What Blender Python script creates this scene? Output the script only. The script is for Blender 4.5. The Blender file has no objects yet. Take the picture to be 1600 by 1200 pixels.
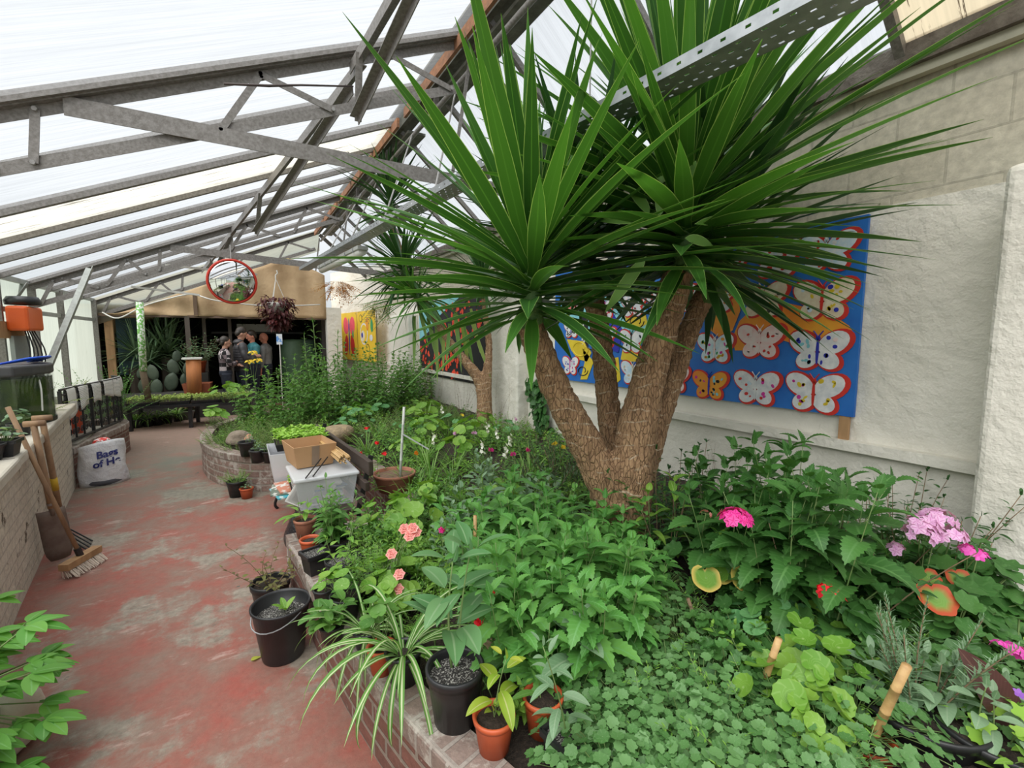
import bpy, math, random
import numpy as np
from mathutils import Vector, Matrix, Euler
C = bpy.context.scene.collection
S = bpy.context.scene
# ---------------------------------------------------------------- camera, sky, exposure
YAW, PITCH, EYE, FPX = math.radians(30.7), math.atan(74/720.0), 1.68, 720.0
cam = bpy.data.cameras.new('camera'); cam.sensor_width = 36; cam.lens = 36*FPX/1600
cam.clip_start = .05; cam.clip_end = 200
camo = bpy.data.objects.new('camera', cam); C.objects.link(camo)
camo.location = (0, 0, EYE); camo.rotation_euler = (math.pi/2-PITCH, 0, -YAW)
S.camera = camo
w = bpy.data.worlds.new('overcast_sky'); S.world = w; w.use_nodes = True
nt = w.node_tree; bg = nt.nodes['Background']
tc = nt.nodes.new('ShaderNodeTexCoord'); sp = nt.nodes.new('ShaderNodeSeparateXYZ')
nt.links.new(tc.outputs['Generated'], sp.inputs[0])
rp = nt.nodes.new('ShaderNodeValToRGB'); nt.links.new(sp.outputs['Z'], rp.inputs[0])
rp.color_ramp.elements[0].position = 0.0; rp.color_ramp.elements[0].color = (.55,.60,.62,1)
rp.color_ramp.elements[1].position = .25; rp.color_ramp.elements[1].color = (.95,.975,1.0,1)
nt.links.new(rp.outputs[0], bg.inputs[0]); bg.inputs[1].default_value = .95
S.view_settings.view_transform = 'Standard'; S.view_settings.look = 'None'
S.view_settings.gamma = 1; S.view_settings.use_curve_mapping = False
S.view_settings.exposure = 0.2
sun = bpy.data.lights.new('sun_through_cloud', 'SUN'); sun.energy = 5.0; sun.angle = math.radians(80); sun.color = (1,.97,.92)
suno = bpy.data.objects.new('sun_through_cloud', sun); C.objects.link(suno); suno.rotation_euler = (math.radians(14), math.radians(-30), 0)
# ---------------------------------------------------------------- projection helpers (photo pixel -> place)
sa, ca, sn, cn = math.sin(YAW), math.cos(YAW), math.sin(PITCH), math.cos(PITCH)
def ray(px, py):
    u = px-800; v = 600-py; fw = FPX*cn+v*sn
    return Vector((fw*sa+u*ca, fw*ca-u*sa, -FPX*sn+v*cn))
def at(px, py, z=0.0):
    r = ray(px, py); t = (z-EYE)/r.z; return Vector((r.x*t, r.y*t, z))
def atx(px, py, x):
    r = ray(px, py); t = x/r.x; return Vector((x, r.y*t, EYE+r.z*t))
def aty(px, py, y):
    r = ray(px, py); t = y/r.y; return Vector((r.x*t, y, EYE+r.z*t))
def pd(px, py, d):
    r = ray(px, py)/FPX; return Vector((r.x*d, r.y*d, EYE+r.z*d))
# ---------------------------------------------------------------- mesh builder
def nrm(v):
    v = np.asarray(v, float); n = np.linalg.norm(v); return v/n if n > 1e-9 else np.array([0, 0, 1.])
class MB:
    def __init__(s): s.V = []; s.U = []; s.P = []; s.n = 0
    def add(s, v, f, uv=None, m=0):
        v = np.asarray(v, float).reshape(-1, 3); k = len(v)
        s.V.append(v); s.U.append(np.zeros((k, 2)) if uv is None else np.asarray(uv, float).reshape(-1, 2))
        if isinstance(f, np.ndarray): s.P.append((f+s.n, m))
        else:
            by = {}
            for q in f: by.setdefault(len(q), []).append(q)
            for q in by.values(): s.P.append((np.array(q)+s.n, m))
        s.n += k
    def box(s, c, d, rz=0, m=0, R=None):
        x, y, z = [a/2 for a in d]
        v = np.array([(i*x, j*y, k*z) for k in (-1, 1) for j in (-1, 1) for i in (-1, 1)])
        if R is not None: v = v@np.array(R).T
        elif rz:
            c_, s_ = math.cos(rz), math.sin(rz); v = v@np.array([[c_, s_, 0], [-s_, c_, 0], [0, 0, 1]])
        s.add(v+np.array(c), [(0,2,3,1),(4,5,7,6),(0,1,5,4),(2,6,7,3),(0,4,6,2),(1,3,7,5)],
              [(i, k+j) for k in (0, 1) for j in (0, 1) for i in (0, 1)], m)
        return s
    def bar(s, a, b, w, h, up=(0, 0, 1), m=0):
        a = np.array(a, float); b = np.array(b, float); d = nrm(b-a); x = nrm(np.cross(d, up)); z = np.cross(x, d)
        L = np.linalg.norm(b-a); R = np.array([x, d, z]).T
        s.box((a+b)/2, (w, L, h), R=R, m=m); return s
    def ang(s, a, b, w, t=.006, up=(0, 0, 1), flip=1, m=0):          # L-section steel angle
        a = np.array(a, float); b = np.array(b, float); d = nrm(b-a); x = nrm(np.cross(d, up)); z = np.cross(x, d)
        s.bar(a, b, t, w, up, m); s.bar(a+x*flip*w/2+z*w/2, b+x*flip*w/2+z*w/2, w, t, up, m); return s
    def tube(s, pts, r, seg=8, m=0, cap=True, vscale=1.0):
        pts = [np.array(p, float) for p in pts]; n = len(pts)
        rs = [r]*n if np.isscalar(r) else list(r)
        vs = []; uv = []; ref = None; acc = 0
        for i, p in enumerate(pts):
            d = nrm(pts[min(i+1, n-1)]-pts[max(i-1, 0)])
            if ref is None: ref = np.array([0, 0, 1.]) if abs(d[2]) < .9 else np.array([1., 0, 0])
            x = nrm(np.cross(d, ref)); z = np.cross(x, d); ref = z
            if i: acc += np.linalg.norm(p-pts[i-1])
            for k in range(seg):
                a = 2*math.pi*k/seg; vs.append(p+(x*math.cos(a)+z*math.sin(a))*rs[i]); uv.append((k/seg, acc*vscale))
        f = [(i*seg+k, i*seg+(k+1)%seg, (i+1)*seg+(k+1)%seg, (i+1)*seg+k) for i in range(n-1) for k in range(seg)]
        if cap: f += [tuple(range(seg))[::-1], tuple((n-1)*seg+k for k in range(seg))]
        s.add(vs, f, uv, m); return s
    def lathe(s, prof, c=(0, 0, 0), seg=24, m=0, sx=1, sy=1, cap=False):
        vs = []; uv = []
        for j, (r, z) in enumerate(prof):
            for k in range(seg):
                a = 2*math.pi*k/seg; vs.append((c[0]+r*sx*math.cos(a), c[1]+r*sy*math.sin(a), c[2]+z)); uv.append((k/seg, z))
        n = len(prof)
        f = [(i*seg+k, i*seg+(k+1)%seg, (i+1)*seg+(k+1)%seg, (i+1)*seg+k) for i in range(n-1) for k in range(seg)]
        if cap: f += [tuple(range(seg))[::-1], tuple((n-1)*seg+k for k in range(seg))]
        s.add(vs, f, uv, m); return s
    def prism(s, pts, a, b, m=0):                                   # 2-D outline pts placed by two frames
        n = len(pts); v = [a(p) for p in pts]+[b(p) for p in pts]
        s.add(v, [tuple(range(n))[::-1], tuple(range(n, 2*n))]+[(i, (i+1)%n, n+(i+1)%n, n+i) for i in range(n)], None, m); return s
    def blob(s, c, d, rough=.12, sub=3, seed=0, m=0, R=None, flat=None):
        import bmesh
        bm = bmesh.new(); bmesh.ops.create_icosphere(bm, subdivisions=sub, radius=1)
        rg = np.random.RandomState(seed); K = rg.randn(5, 3)*1.9; ph = rg.rand(5)*6
        v = np.array([q.co[:] for q in bm.verts]); f = [tuple(x.index for x in q.verts) for q in bm.faces]; bm.free()
        k = 1+rough*np.sin(v@K.T+ph).sum(1)/2
        v = v*k[:, None]*np.array(d)/2
        if flat is not None: v[:, 2] = np.maximum(v[:, 2], flat)
        if R is not None: v = v@np.array(R).T
        s.add(v+np.array(c), f, v[:, :2], m); return s
    def build(s, name, mats, parent=None, smooth=False, loc=None):
        if not isinstance(mats, (list, tuple)): mats = [mats]
        me = bpy.data.meshes.new(name)
        V = np.concatenate(s.V) if s.V else np.zeros((0, 3)); U = np.concatenate(s.U) if s.U else np.zeros((0, 2))
        li = np.concatenate([p.ravel() for p, _ in s.P]); cnt = np.concatenate([np.full(len(p), p.shape[1]) for p, _ in s.P])
        mi = np.concatenate([np.full(len(p), m) for p, m in s.P])
        me.vertices.add(len(V)); me.vertices.foreach_set('co', V.ravel())
        me.loops.add(len(li)); me.loops.foreach_set('vertex_index', li.astype(np.int32))
        me.polygons.add(len(cnt)); me.polygons.foreach_set('loop_start', np.concatenate([[0], np.cumsum(cnt)[:-1]]).astype(np.int32))
        me.polygons.foreach_set('material_index', mi.astype(np.int32))
        me.polygons.foreach_set('use_smooth', np.full(len(cnt), smooth))
        uvl = me.uv_layers.new(name='UVMap'); uvl.data.foreach_set('uv', U[li].ravel())
        me.update(calc_edges=True); me.validate()
        for q in mats: me.materials.append(q)
        o = bpy.data.objects.new(name, me); C.objects.link(o)
        if parent is not None: o.parent = parent
        if loc is not None: o.location = loc
        return o
def tag(o, label=None, cat=None, group=None, kind=None):
    if label: o['label'] = label
    if cat: o['category'] = cat
    if group: o['group'] = group
    if kind: o['kind'] = kind
    return o
def thing(name, label, cat, loc=(0, 0, 0), rz=0, group=None):
    o = bpy.data.objects.new(name, None); C.objects.link(o); o.empty_display_size = .05
    o.location = loc; o.rotation_euler = (0, 0, rz); return tag(o, label, cat, group)
def struct(name, mb, mats, smooth=False): return tag(mb.build(name, mats, smooth=smooth), kind='structure')
def dup(root, loc, rz=0, sc=1, label=None, group=None, tilt=(0, 0)):
    r = root.copy(); C.objects.link(r); r.location = loc; r.rotation_euler = (tilt[0], tilt[1], rz); r.scale = (sc, sc, sc) if np.isscalar(sc) else sc
    if label: r['label'] = label
    if group: r['group'] = group
    elif 'group' in r: del r['group']
    for ch in list(root.children):
        c = ch.copy(); C.objects.link(c); c.parent = r
        for g in list(ch.children):
            d = g.copy(); C.objects.link(d); d.parent = c
    return r
# ---------------------------------------------------------------- materials
def base_mat(name):
    m = bpy.data.materials.new(name); m.use_nodes = True; t = m.node_tree
    return m, t, t.nodes['Principled BSDF'], t.nodes['Material Output']
def N(t, k, **kw):
    n = t.nodes.new('ShaderNode'+k)
    for a, b in kw.items():
        if a in n.inputs.keys(): n.inputs[a].default_value = b
        else: setattr(n, a, b)
    return n
def ramp(t, src, stops):
    r = t.nodes.new('ShaderNodeValToRGB'); e = r.color_ramp.elements
    while len(e) < len(stops): e.new(.5)
    for q, (p, c) in zip(e, stops): q.position = p; q.color = (*c, 1) if len(c) == 3 else c
    t.links.new(src, r.inputs[0]); return r.outputs[0]
def mixc(t, fac, a, b, mode='MIX'):
    n = t.nodes.new('ShaderNodeMix'); n.data_type = 'RGBA'; n.blend_type = mode
    for sck, val in ((n.inputs[0], fac), (n.inputs[6], a), (n.inputs[7], b)):
        if isinstance(val, bpy.types.NodeSocket): t.links.new(val, sck)
        elif isinstance(val, (int, float)): sck.default_value = val
        else: sck.default_value = (*val, 1)
    return n.outputs[2]
def noise(t, sc, detail=5, rough=.6, vec=None, st=None):
    n = N(t, 'TexNoise', Scale=sc, Detail=detail, Roughness=rough)
    co = N(t, 'TexCoord').outputs['Object'] if vec is None else vec
    if st:
        mp = N(t, 'Mapping'); mp.inputs['Scale'].default_value = st; t.links.new(co, mp.inputs[0]); co = mp.outputs[0]
    t.links.new(co, n.inputs['Vector']); return n.outputs[0]
def bumpn(t, b, h, strength=.3, dist=.02):
    n = N(t, 'Bump', Strength=strength, Distance=dist); t.links.new(h, n.inputs['Height']); t.links.new(n.outputs[0], b.inputs['Normal'])
def mk(name, c1, c2=None, sc=6, rough=.6, metal=0, bump=0, bsc=None, st=None, lo=.35, hi=.65, spec=.5, dist=.02, alpha=1, trans=0):
    m, t, b, o = base_mat(name)
    if c2 is None: c2 = tuple(x*.8 for x in c1)
    n = noise(t, sc, st=st); t.links.new(ramp(t, n, [(lo, c1), (hi, c2)]), b.inputs['Base Color'])
    b.inputs['Roughness'].default_value = rough; b.inputs['Metallic'].default_value = metal
    b.inputs['Specular IOR Level'].default_value = spec
    if trans: b.inputs['Transmission Weight'].default_value = trans
    if alpha < 1: b.inputs['Alpha'].default_value = alpha
    if bump: bumpn(t, b, noise(t, bsc or sc*3, st=st), bump, dist)
    return m
def leafmat(name, c1, c2, edge=None, vein=None, transl=.35, rough=.45, ev=.07, vw=.05, spots=None, lat=0, skew=1.6, lamt=.45):
    m, t, b, o = base_mat(name)
    g = N(t, 'NewGeometry'); oi = N(t, 'ObjectInfo')
    add = N(t, 'Math', operation='ADD'); t.links.new(g.outputs['Random Per Island'], add.inputs[0]); t.links.new(oi.outputs['Random'], add.inputs[1])
    fr = N(t, 'Math', operation='FRACT'); t.links.new(add.outputs[0], fr.inputs[0])
    col = mixc(t, fr.outputs[0], c1, c2)
    uv = N(t, 'UVMap'); sx = N(t, 'SeparateXYZ'); t.links.new(uv.outputs[0], sx.inputs[0])
    ab = N(t, 'Math', operation='ABSOLUTE'); t.links.new(sx.outputs[0], ab.inputs[0])     # |u|: 0 midrib, 1 margin
    if vein: col = mixc(t, ramp(t, ab.outputs[0], [(vw, (1,1,1)), (vw+.08, (0,0,0))]), col, vein)
    if lat and vein:                                              # side veins: pinnate on blades, radial on round leaves
        ma = N(t, 'Math', operation='MULTIPLY_ADD'); t.links.new(ab.outputs[0], ma.inputs[0]); ma.inputs[1].default_value = -skew/10; t.links.new(sx.outputs[1], ma.inputs[2])
        mu = N(t, 'Math', operation='MULTIPLY'); t.links.new(ma.outputs[0], mu.inputs[0]); mu.inputs[1].default_value = lat
        pp = N(t, 'Math', operation='PINGPONG'); t.links.new(mu.outputs[0], pp.inputs[0]); pp.inputs[1].default_value = .5
        col = mixc(t, ramp(t, pp.outputs[0], [(.0, (lamt,)*3), (.16, (0,0,0))]), col, vein)
    if edge: col = mixc(t, ramp(t, ab.outputs[0], [(1-ev-(.05 if ev < .08 else .30), (0,0,0)), (1-ev*.6, (1,1,1))]), col, edge)
    if spots: col = mixc(t, ramp(t, noise(t, 12), [(.6, (0,0,0)), (.66, (1,1,1))]), col, spots)
    t.links.new(col, b.inputs['Base Color']); b.inputs['Roughness'].default_value = rough
    b.inputs['Specular IOR Level'].default_value = .4
    tr = N(t, 'BsdfTranslucent'); mc = mixc(t, 1.0, col, (1.0, 1.0, .55), 'MULTIPLY'); t.links.new(mc, tr.inputs[0])
    mx = N(t, 'MixShader'); mx.inputs[0].default_value = transl
    t.links.new(b.outputs[0], mx.inputs[1]); t.links.new(tr.outputs[0], mx.inputs[2]); t.links.new(mx.outputs[0], o.inputs[0])
    return m
def brickmat(name, c1, c2, mortar, bw=.225, bh=.075, ms=.012, rough=.85, coords='UV', patch=None, bump=.6, pamt=(.55,.62), psc=3):
    m, t, b, o = base_mat(name)
    tcn = N(t, 'TexCoord'); br = N(t, 'TexBrick', Scale=1.0)
    br.inputs['Brick Width'].default_value = bw; br.inputs['Row Height'].default_value = bh; br.inputs['Mortar Size'].default_value = ms
    br.inputs['Mortar Smooth'].default_value = .3; br.inputs['Bias'].default_value = 0
    br.inputs['Color1'].default_value = (*c1, 1); br.inputs['Color2'].default_value = (*c2, 1); br.inputs['Mortar'].default_value = (*mortar, 1)
    t.links.new(tcn.outputs[coords], br.inputs['Vector'])
    col = br.outputs[0]
    col = mixc(t, .55, col, ramp(t, noise(t, 25), [(.3, (.45,.45,.45)), (.7, (1,1,1))]), 'MULTIPLY')
    if patch: col = mixc(t, ramp(t, noise(t, psc, 8, .7), [(pamt[0], (0,0,0)), (pamt[1], (1,1,1))]), col, patch)
    t.links.new(col, b.inputs['Base Color']); b.inputs['Roughness'].default_value = rough
    h = N(t, 'Math', operation='MULTIPLY_ADD'); t.links.new(br.outputs['Fac'], h.inputs[0]); h.inputs[1].default_value = -1; t.links.new(noise(t, 40), h.inputs[2])
    bumpn(t, b, h.outputs[0], bump, .012)
    return m
def sheetmat(name, tint, fine=90, streak=None, transl=.5, axis='X', dirt=None, dmin=.6, amb=.86):
    """twin-wall polycarbonate: part see-through, part scattering"""
    m, t, b, o = base_mat(name)
    uv = N(t, 'UVMap')
    n1 = noise(t, 1.0, 6, .7, uv.outputs[0], (1.2, 22, 1)); n2 = noise(t, 1.0, 2, .5, uv.outputs[0], (.2, fine, 1))
    c = ramp(t, n1, [(.3, tuple(x*.88 for x in tint)), (.6, tint)])
    c = mixc(t, .35, c, ramp(t, n2, [(.3, (.72,.74,.76)), (.7, (1,1,1))]), 'MULTIPLY')
    if dirt: c = mixc(t, ramp(t, noise(t, 1.0, 6, .75, uv.outputs[0], (1.6, 28, 1)), [(dmin, (0,0,0)), (dmin+.05, (1,1,1))]), c, dirt)
    tp = N(t, 'BsdfTransparent'); tl = N(t, 'BsdfTranslucent'); t.links.new(c, tp.inputs[0]); t.links.new(c, tl.inputs[0])
    gl = N(t, 'BsdfGlossy', Roughness=.25); gl.inputs[0].default_value = (.8,.8,.8,1)
    mx = N(t, 'MixShader'); mx.inputs[0].default_value = transl; t.links.new(tp.outputs[0], mx.inputs[1]); t.links.new(tl.outputs[0], mx.inputs[2])
    m2 = N(t, 'MixShader'); m2.inputs[0].default_value = .06; t.links.new(mx.outputs[0], m2.inputs[1]); t.links.new(gl.outputs[0], m2.inputs[2])
    t.links.new(m2.outputs[0], o.inputs[0]); return m
STEEL = mk('galvanised_steel', (.17,.155,.14), (.27,.255,.24), sc=45, rough=.55, metal=.25, bump=.15)
STEEL2 = mk('grey_painted_steel', (.26,.25,.24), (.36,.35,.34), sc=30, rough=.6, metal=.1)
ZINC = mk('zinc_tray', (.30,.32,.33), (.42,.44,.45), sc=14, rough=.4, metal=.55)
WHITEP = mk('white_paint', (.72,.71,.67), (.62,.61,.57), sc=5, rough=.55)
BLACKP = mk('black_plastic', (.012,.012,.013), (.022,.022,.024), sc=8, rough=.38)
TERRA = mk('terracotta', (.42,.13,.06), (.34,.10,.05), sc=9, rough=.6)
TERRA2 = mk('weathered_terracotta', (.36,.15,.09), (.27,.11,.07), sc=9, rough=.8)
ORANGE = mk('orange_plastic_pot', (.55,.10,.03), (.42,.08,.03), sc=7, rough=.45)
SOIL = mk('soil', (.022,.015,.010), (.06,.042,.03), sc=60, rough=.95, bump=1, bsc=90)
GRIT = mk('gritty_compost', (.03,.026,.024), (.5,.48,.44), sc=150, rough=.95, bump=.8, bsc=160, lo=.5, hi=.62)
WOOD = mk('dark_brown_timber', (.035,.022,.016), (.055,.036,.026), sc=18, rough=.55, bump=.2, st=(1,8,8))
PINE = mk('raw_pine', (.42,.25,.12), (.30,.17,.08), sc=20, rough=.7, st=(1,1,.15))
HANDLE = mk('worn_ash_handle', (.36,.22,.12), (.22,.13,.075), sc=20, rough=.65, st=(1,1,.2))
BAMBOO = mk('bamboo_cane', (.55,.36,.15), (.42,.25,.10), sc=30, rough=.5)
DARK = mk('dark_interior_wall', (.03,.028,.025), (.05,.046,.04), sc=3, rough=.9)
STONE = mk('stone', (.40,.30,.18), (.26,.20,.13), sc=14, rough=.9, bump=.8, bsc=35)
STONE2 = mk('grey_stone', (.33,.27,.21), (.20,.16,.12), sc=9, rough=.9, bump=.7, bsc=30)
# ================================================================ THE BUILDING
WX = 3.2; LX = -2.5; RXG, RZG = 1.88, 4.30; EL = 2.40; ER = 3.12
def roofz(x): return 3.48+.434*x if x < RXG else RZG-(x-RXG)*(RZG-ER)/(WX-RXG)
# floor: red painted concrete, worn through to grey with green patches
m, t, b, o = base_mat('red_painted_concrete')
red = ramp(t, noise(t, 3.5, 8, .65), [(.32, (.345,.092,.068)), (.5, (.285,.125,.094)), (.66, (.26,.175,.135))])
red = mixc(t, .5, red, ramp(t, noise(t, 30, 6, .7), [(.3, (.62,.6,.6)), (.65, (1.0,1.0,1.0))]), 'MULTIPLY')
gmask = ramp(t, noise(t, 1.15, 11, .70), [(.50, (0,0,0)), (.57, (1,1,1))])
grey = ramp(t, noise(t, 18, 7, .7), [(.3, (.16,.13,.10)), (.7, (.36,.31,.25))])
col = mixc(t, gmask, red, grey)
sxx = N(t, 'SeparateXYZ'); t.links.new(N(t, 'TexCoord').outputs['Object'], sxx.inputs[0])
far = N(t, 'MapRange'); t.links.new(sxx.outputs[1], far.inputs[0]); far.inputs[1].default_value = 4.6; far.inputs[2].default_value = 7.5
fm = N(t, 'Math', operation='MULTIPLY'); t.links.new(far.outputs[0], fm.inputs[0])
t.links.new(ramp(t, noise(t, 1.6, 7, .6), [(.35, (0,0,0)), (.6, (1,1,1))]), fm.inputs[1])
col = mixc(t, fm.outputs[0], col, (.135,.155,.12))
far2 = N(t, 'MapRange'); t.links.new(sxx.outputs[1], far2.inputs[0]); far2.inputs[1].default_value = 7.2; far2.inputs[2].default_value = 9
col = mixc(t, far2.outputs[0], col, ramp(t, noise(t, 12), [(.3, (.30,.19,.15)), (.7, (.24,.17,.13))]))
wsc = ramp(t, noise(t, 2.2, 9, .72, st=(1.0, 2.6, 1)), [(.60, (0,0,0)), (.67, (1,1,1))])
col = mixc(t, .5, col, mixc(t, wsc, col, (.55,.42,.36)))
col = mixc(t, ramp(t, noise(t, 4.5, 4, .6), [(.70, (0,0,0)), (.72, (1,1,1))]), col, (.07,.10,.08))
t.links.new(col, b.inputs['Base Color']); b.inputs['Roughness'].default_value = .72
bumpn(t, b, noise(t, 22, 8, .7), .35, .02)
RED = m
mb = MB(); mb.box((.5, 8, -.05), (8, 24, .1)); struct('floor', mb, RED)
# right wall
PLAS = mk('white_plaster', (.76,.735,.66), (.64,.615,.54), sc=1.6, rough=.85, bump=.9, bsc=5, lo=.3, hi=.75, dist=.04)
BLOCK = brickmat('painted_blockwork', (.62,.58,.47), (.57,.53,.42), (.48,.45,.36), .45, .225, .007, coords='UV', bump=.35)
mb = MB(); mb.box((WX+.1, 5, .52), (.2, 13.4, 1.04)); mb.box((WX+.115, 5, 1.72), (.2, 13.4, 1.4))
struct('wall_right', mb, PLAS)
mb = MB()
y0, y1 = -1.7, 11.7
mb.add([(WX+.03,y0,2.42),(WX+.03,y1,2.42),(WX+.03,y1,3.1),(WX+.03,y0,3.1),(WX+.23,y0,2.42),(WX+.23,y1,2.42),(WX+.23,y1,3.1),(WX+.23,y0,3.1)],
       [(0,1,2,3),(7,6,5,4),(3,2,6,7),(0,3,7,4),(1,5,6,2)], [(0,2.42),(13.4,2.42),(13.4,3.1),(0,3.1)]*2)
struct('wall_right_upper', mb, BLOCK)
mb = MB(); mb.box((WX-.012, 5, 1.02), (.09, 13.4, .06)); struct('trim_1', mb, PLAS)
def pillar(n, y0, y1, p, top):
    mb = MB(); mb.box((WX-p/2+.02, (y0+y1)/2, top/2-.02), (p+.04, y1-y0, top+.04)); o = struct('wall_right_pier_%d' % n, mb, PLAS)
    bv = o.modifiers.new('b', 'BEVEL'); bv.width = .035; bv.segments = 3
pillar(1, -.2, .70, .30, 2.42); pillar(2, 4.98, 5.78, .17, 2.12); pillar(3, 9.2, 10.6, .2, 2.15)
mb = MB(); mb.bar((3.55, 11.0, 1.75), (2.5, 14.4, 1.75), .18, 3.5); struct('wall_right_far', mb, PLAS)
mb = MB(); mb.box((2.12, 12.45, 1.2), (.34, .3, 2.4)); struct('wall_right_pier_4', mb, PLAS)
mb = MB(); mb.bar((WX, -1.7, 3.17), (WX, 12.5, 3.17), .16, .13); struct('trim_2', mb, mk('weathered_eaves_beam', (.085,.07,.055), (.17,.15,.125), sc=14, rough=.8, bump=.4))
mb = MB(); mb.bar((WX-.02, -1.7, 3.08), (WX-.02, 12.5, 3.08), .05, .05); struct('trim_3', mb, mk('cream_batten', (.42,.40,.30), sc=5))
# left wall: polycarbonate sheets over a low base
PCW = sheetmat('cloudy_wall_sheet', (.66,.70,.62), fine=60, transl=.8, dirt=(.42,.46,.36), dmin=.62)
PCR = sheetmat('roof_sheet', (.88,.90,.92), fine=70, transl=.12)
PCD = sheetmat('dirty_roof_sheet', (.74,.72,.64), fine=70, transl=.6, dirt=(.22,.20,.17), dmin=.56)
PCM = sheetmat('mouldy_roof_sheet', (.78,.66,.46), fine=60, transl=.75, dirt=(.10,.07,.045), dmin=.58)
mb = MB(); mb.box((LX-.05, 6.5, .3), (.12, 12.4, .6)); struct('wall_left', mb, mk('green_grey_render', (.30,.33,.27)))
yy = -1.6; k = 1
while yy < 12.4:
    ye = min(yy+1.17, 12.45); mb = MB()
    mb.add([(LX,yy,.6),(LX,ye,.6),(LX,ye,EL),(LX,yy,EL)], [(0,1,2,3)], [(0,yy),(0,ye),(1.8,ye),(1.8,yy)])
    struct('window_%d' % k, mb, PCW); k += 1; yy = ye
mb = MB()
for z in (.62, 2.02, EL+.02): mb.bar((LX+.03, -1.6, z), (LX+.03, 12.5, z), .05, .06)
struct('trim_4', mb, mk('pale_grey_rail', (.42,.44,.40), sc=6))
mb = MB()
for yy in (-1.2, 1.1, 3.4, 5.7, 7.95, 9.1, 10.3, 12.4): mb.bar((LX+.05, yy, 0), (LX+.05, yy, EL+.02), .08, .05, (0,1,0))
struct('trim_5', mb, STEEL)
# roof sheets, one panel between each pair of glazing bars
ys = [-1.6, .1, 1.95, 3.88, 4.85, 5.8, 6.68, 7.4, 8.1, 9.05, 9.95, 10.85, 11.7, 12.5]
for i in range(len(ys)-1):
    a, c = ys[i], ys[i+1]; mb = MB()
    q = PCD if i == 5 else PCR
    x0, x1 = LX-.15, RXG-.03
    mb.add([(x0,a,roofz(x0)+.03),(x0,c,roofz(x0)+.03),(x1,c,roofz(x1)+.03),(x1,a,roofz(x1)+.03)], [(0,1,2,3)], [(0,a),(0,c),(4.8,c),(4.8,a)])
    struct('ceiling', mb, q)
ysr = [-1.6, -.4, 1.2, 2.4, 3.6, 4.8, 6.0, 6.9, 7.8, 8.6, 9.4, 10.2, 11.0, 11.8, 12.5]
for i in range(len(ysr)-1):
    a, c = ysr[i], ysr[i+1]; mb = MB(); x0, x1 = RXG+.12, WX+.1
    mb.add([(x0,a,roofz(x0)+.03),(x0,c,roofz(x0)+.03),(x1,c,roofz(x1)+.03),(x1,a,roofz(x1)+.03)], [(0,1,2,3)], [(0,a),(0,c),(1.7,c),(1.7,a)])
    struct('ceiling', mb, PCM if i == 1 else PCR)
n = 6
for y in ys[:-1]:
    if y < 3: continue
    mb = MB(); mb.bar((LX, y, roofz(LX)-.005), (RXG, y, roofz(RXG)-.005), .055, .05); mb.bar((LX, y, roofz(LX)+.045), (RXG, y, roofz(RXG)+.045), .018, .03)
    struct('trim_%d' % n, mb, STEEL); n += 1
for y in ysr[1:-1]:
    mb = MB(); mb.bar((RXG+.05, y, roofz(RXG+.05)), (WX, y, roofz(WX)), .045, .05); struct('trim_%d' % n, mb, STEEL); n += 1
# ridge: timber boards, capping and pipe of the vent gear
RUST = mk('weathered_orange_timber', (.36,.16,.075), (.20,.10,.055), sc=9, rough=.85, bump=.5)
MOSS = mk('stained_grey_board', (.17,.17,.14), (.09,.09,.07), sc=7, rough=.9, bump=.4)
mb = MB(); mb.bar((RXG-.02, -1.6, RZG-.02), (RXG-.02, 12.5, RZG-.02), .05, .16); mb.bar((RXG+.06, -1.6, RZG+.07), (RXG+.06, 12.5, RZG+.07), .34, .02); struct('trim_%d' % n, mb, MOSS); n += 1
for a, c in ((2.6, 5.3), (5.55, 7.1), (7.3, 9.2), (9.4, 12.3)):
    mb = MB(); mb.bar((RXG-.13, a, RZG-.13), (RXG-.13, c, RZG-.13), .03, .10); struct('trim_%d' % n, mb, RUST); n += 1
    mb = MB(); mb.bar((RXG+.13, a+.1, RZG-.16), (RXG+.13, c-.1, RZG-.16), .22, .03); struct('trim_%d' % n, mb, MOSS); n += 1
vp = thing('vent_shaft', 'steel pipe of the vent winding gear running below the roof ridge', 'pipe', (RXG, 5, RZG-.3))
mb = MB(); mb.tube([(0,-4,0),(0,7.3,0)], .024, 10); mb.build('pipe', STEEL, vp, True)
for y in (-.3, 1.5, 3.3, 5.2):
    mb = MB(); mb.bar((0,y,0),(.02,y,.28),.03,.05); mb.blob((0,y,0),(.13,.1,.12),.1,1,3); mb.build('bracket', STEEL, vp)
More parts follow.
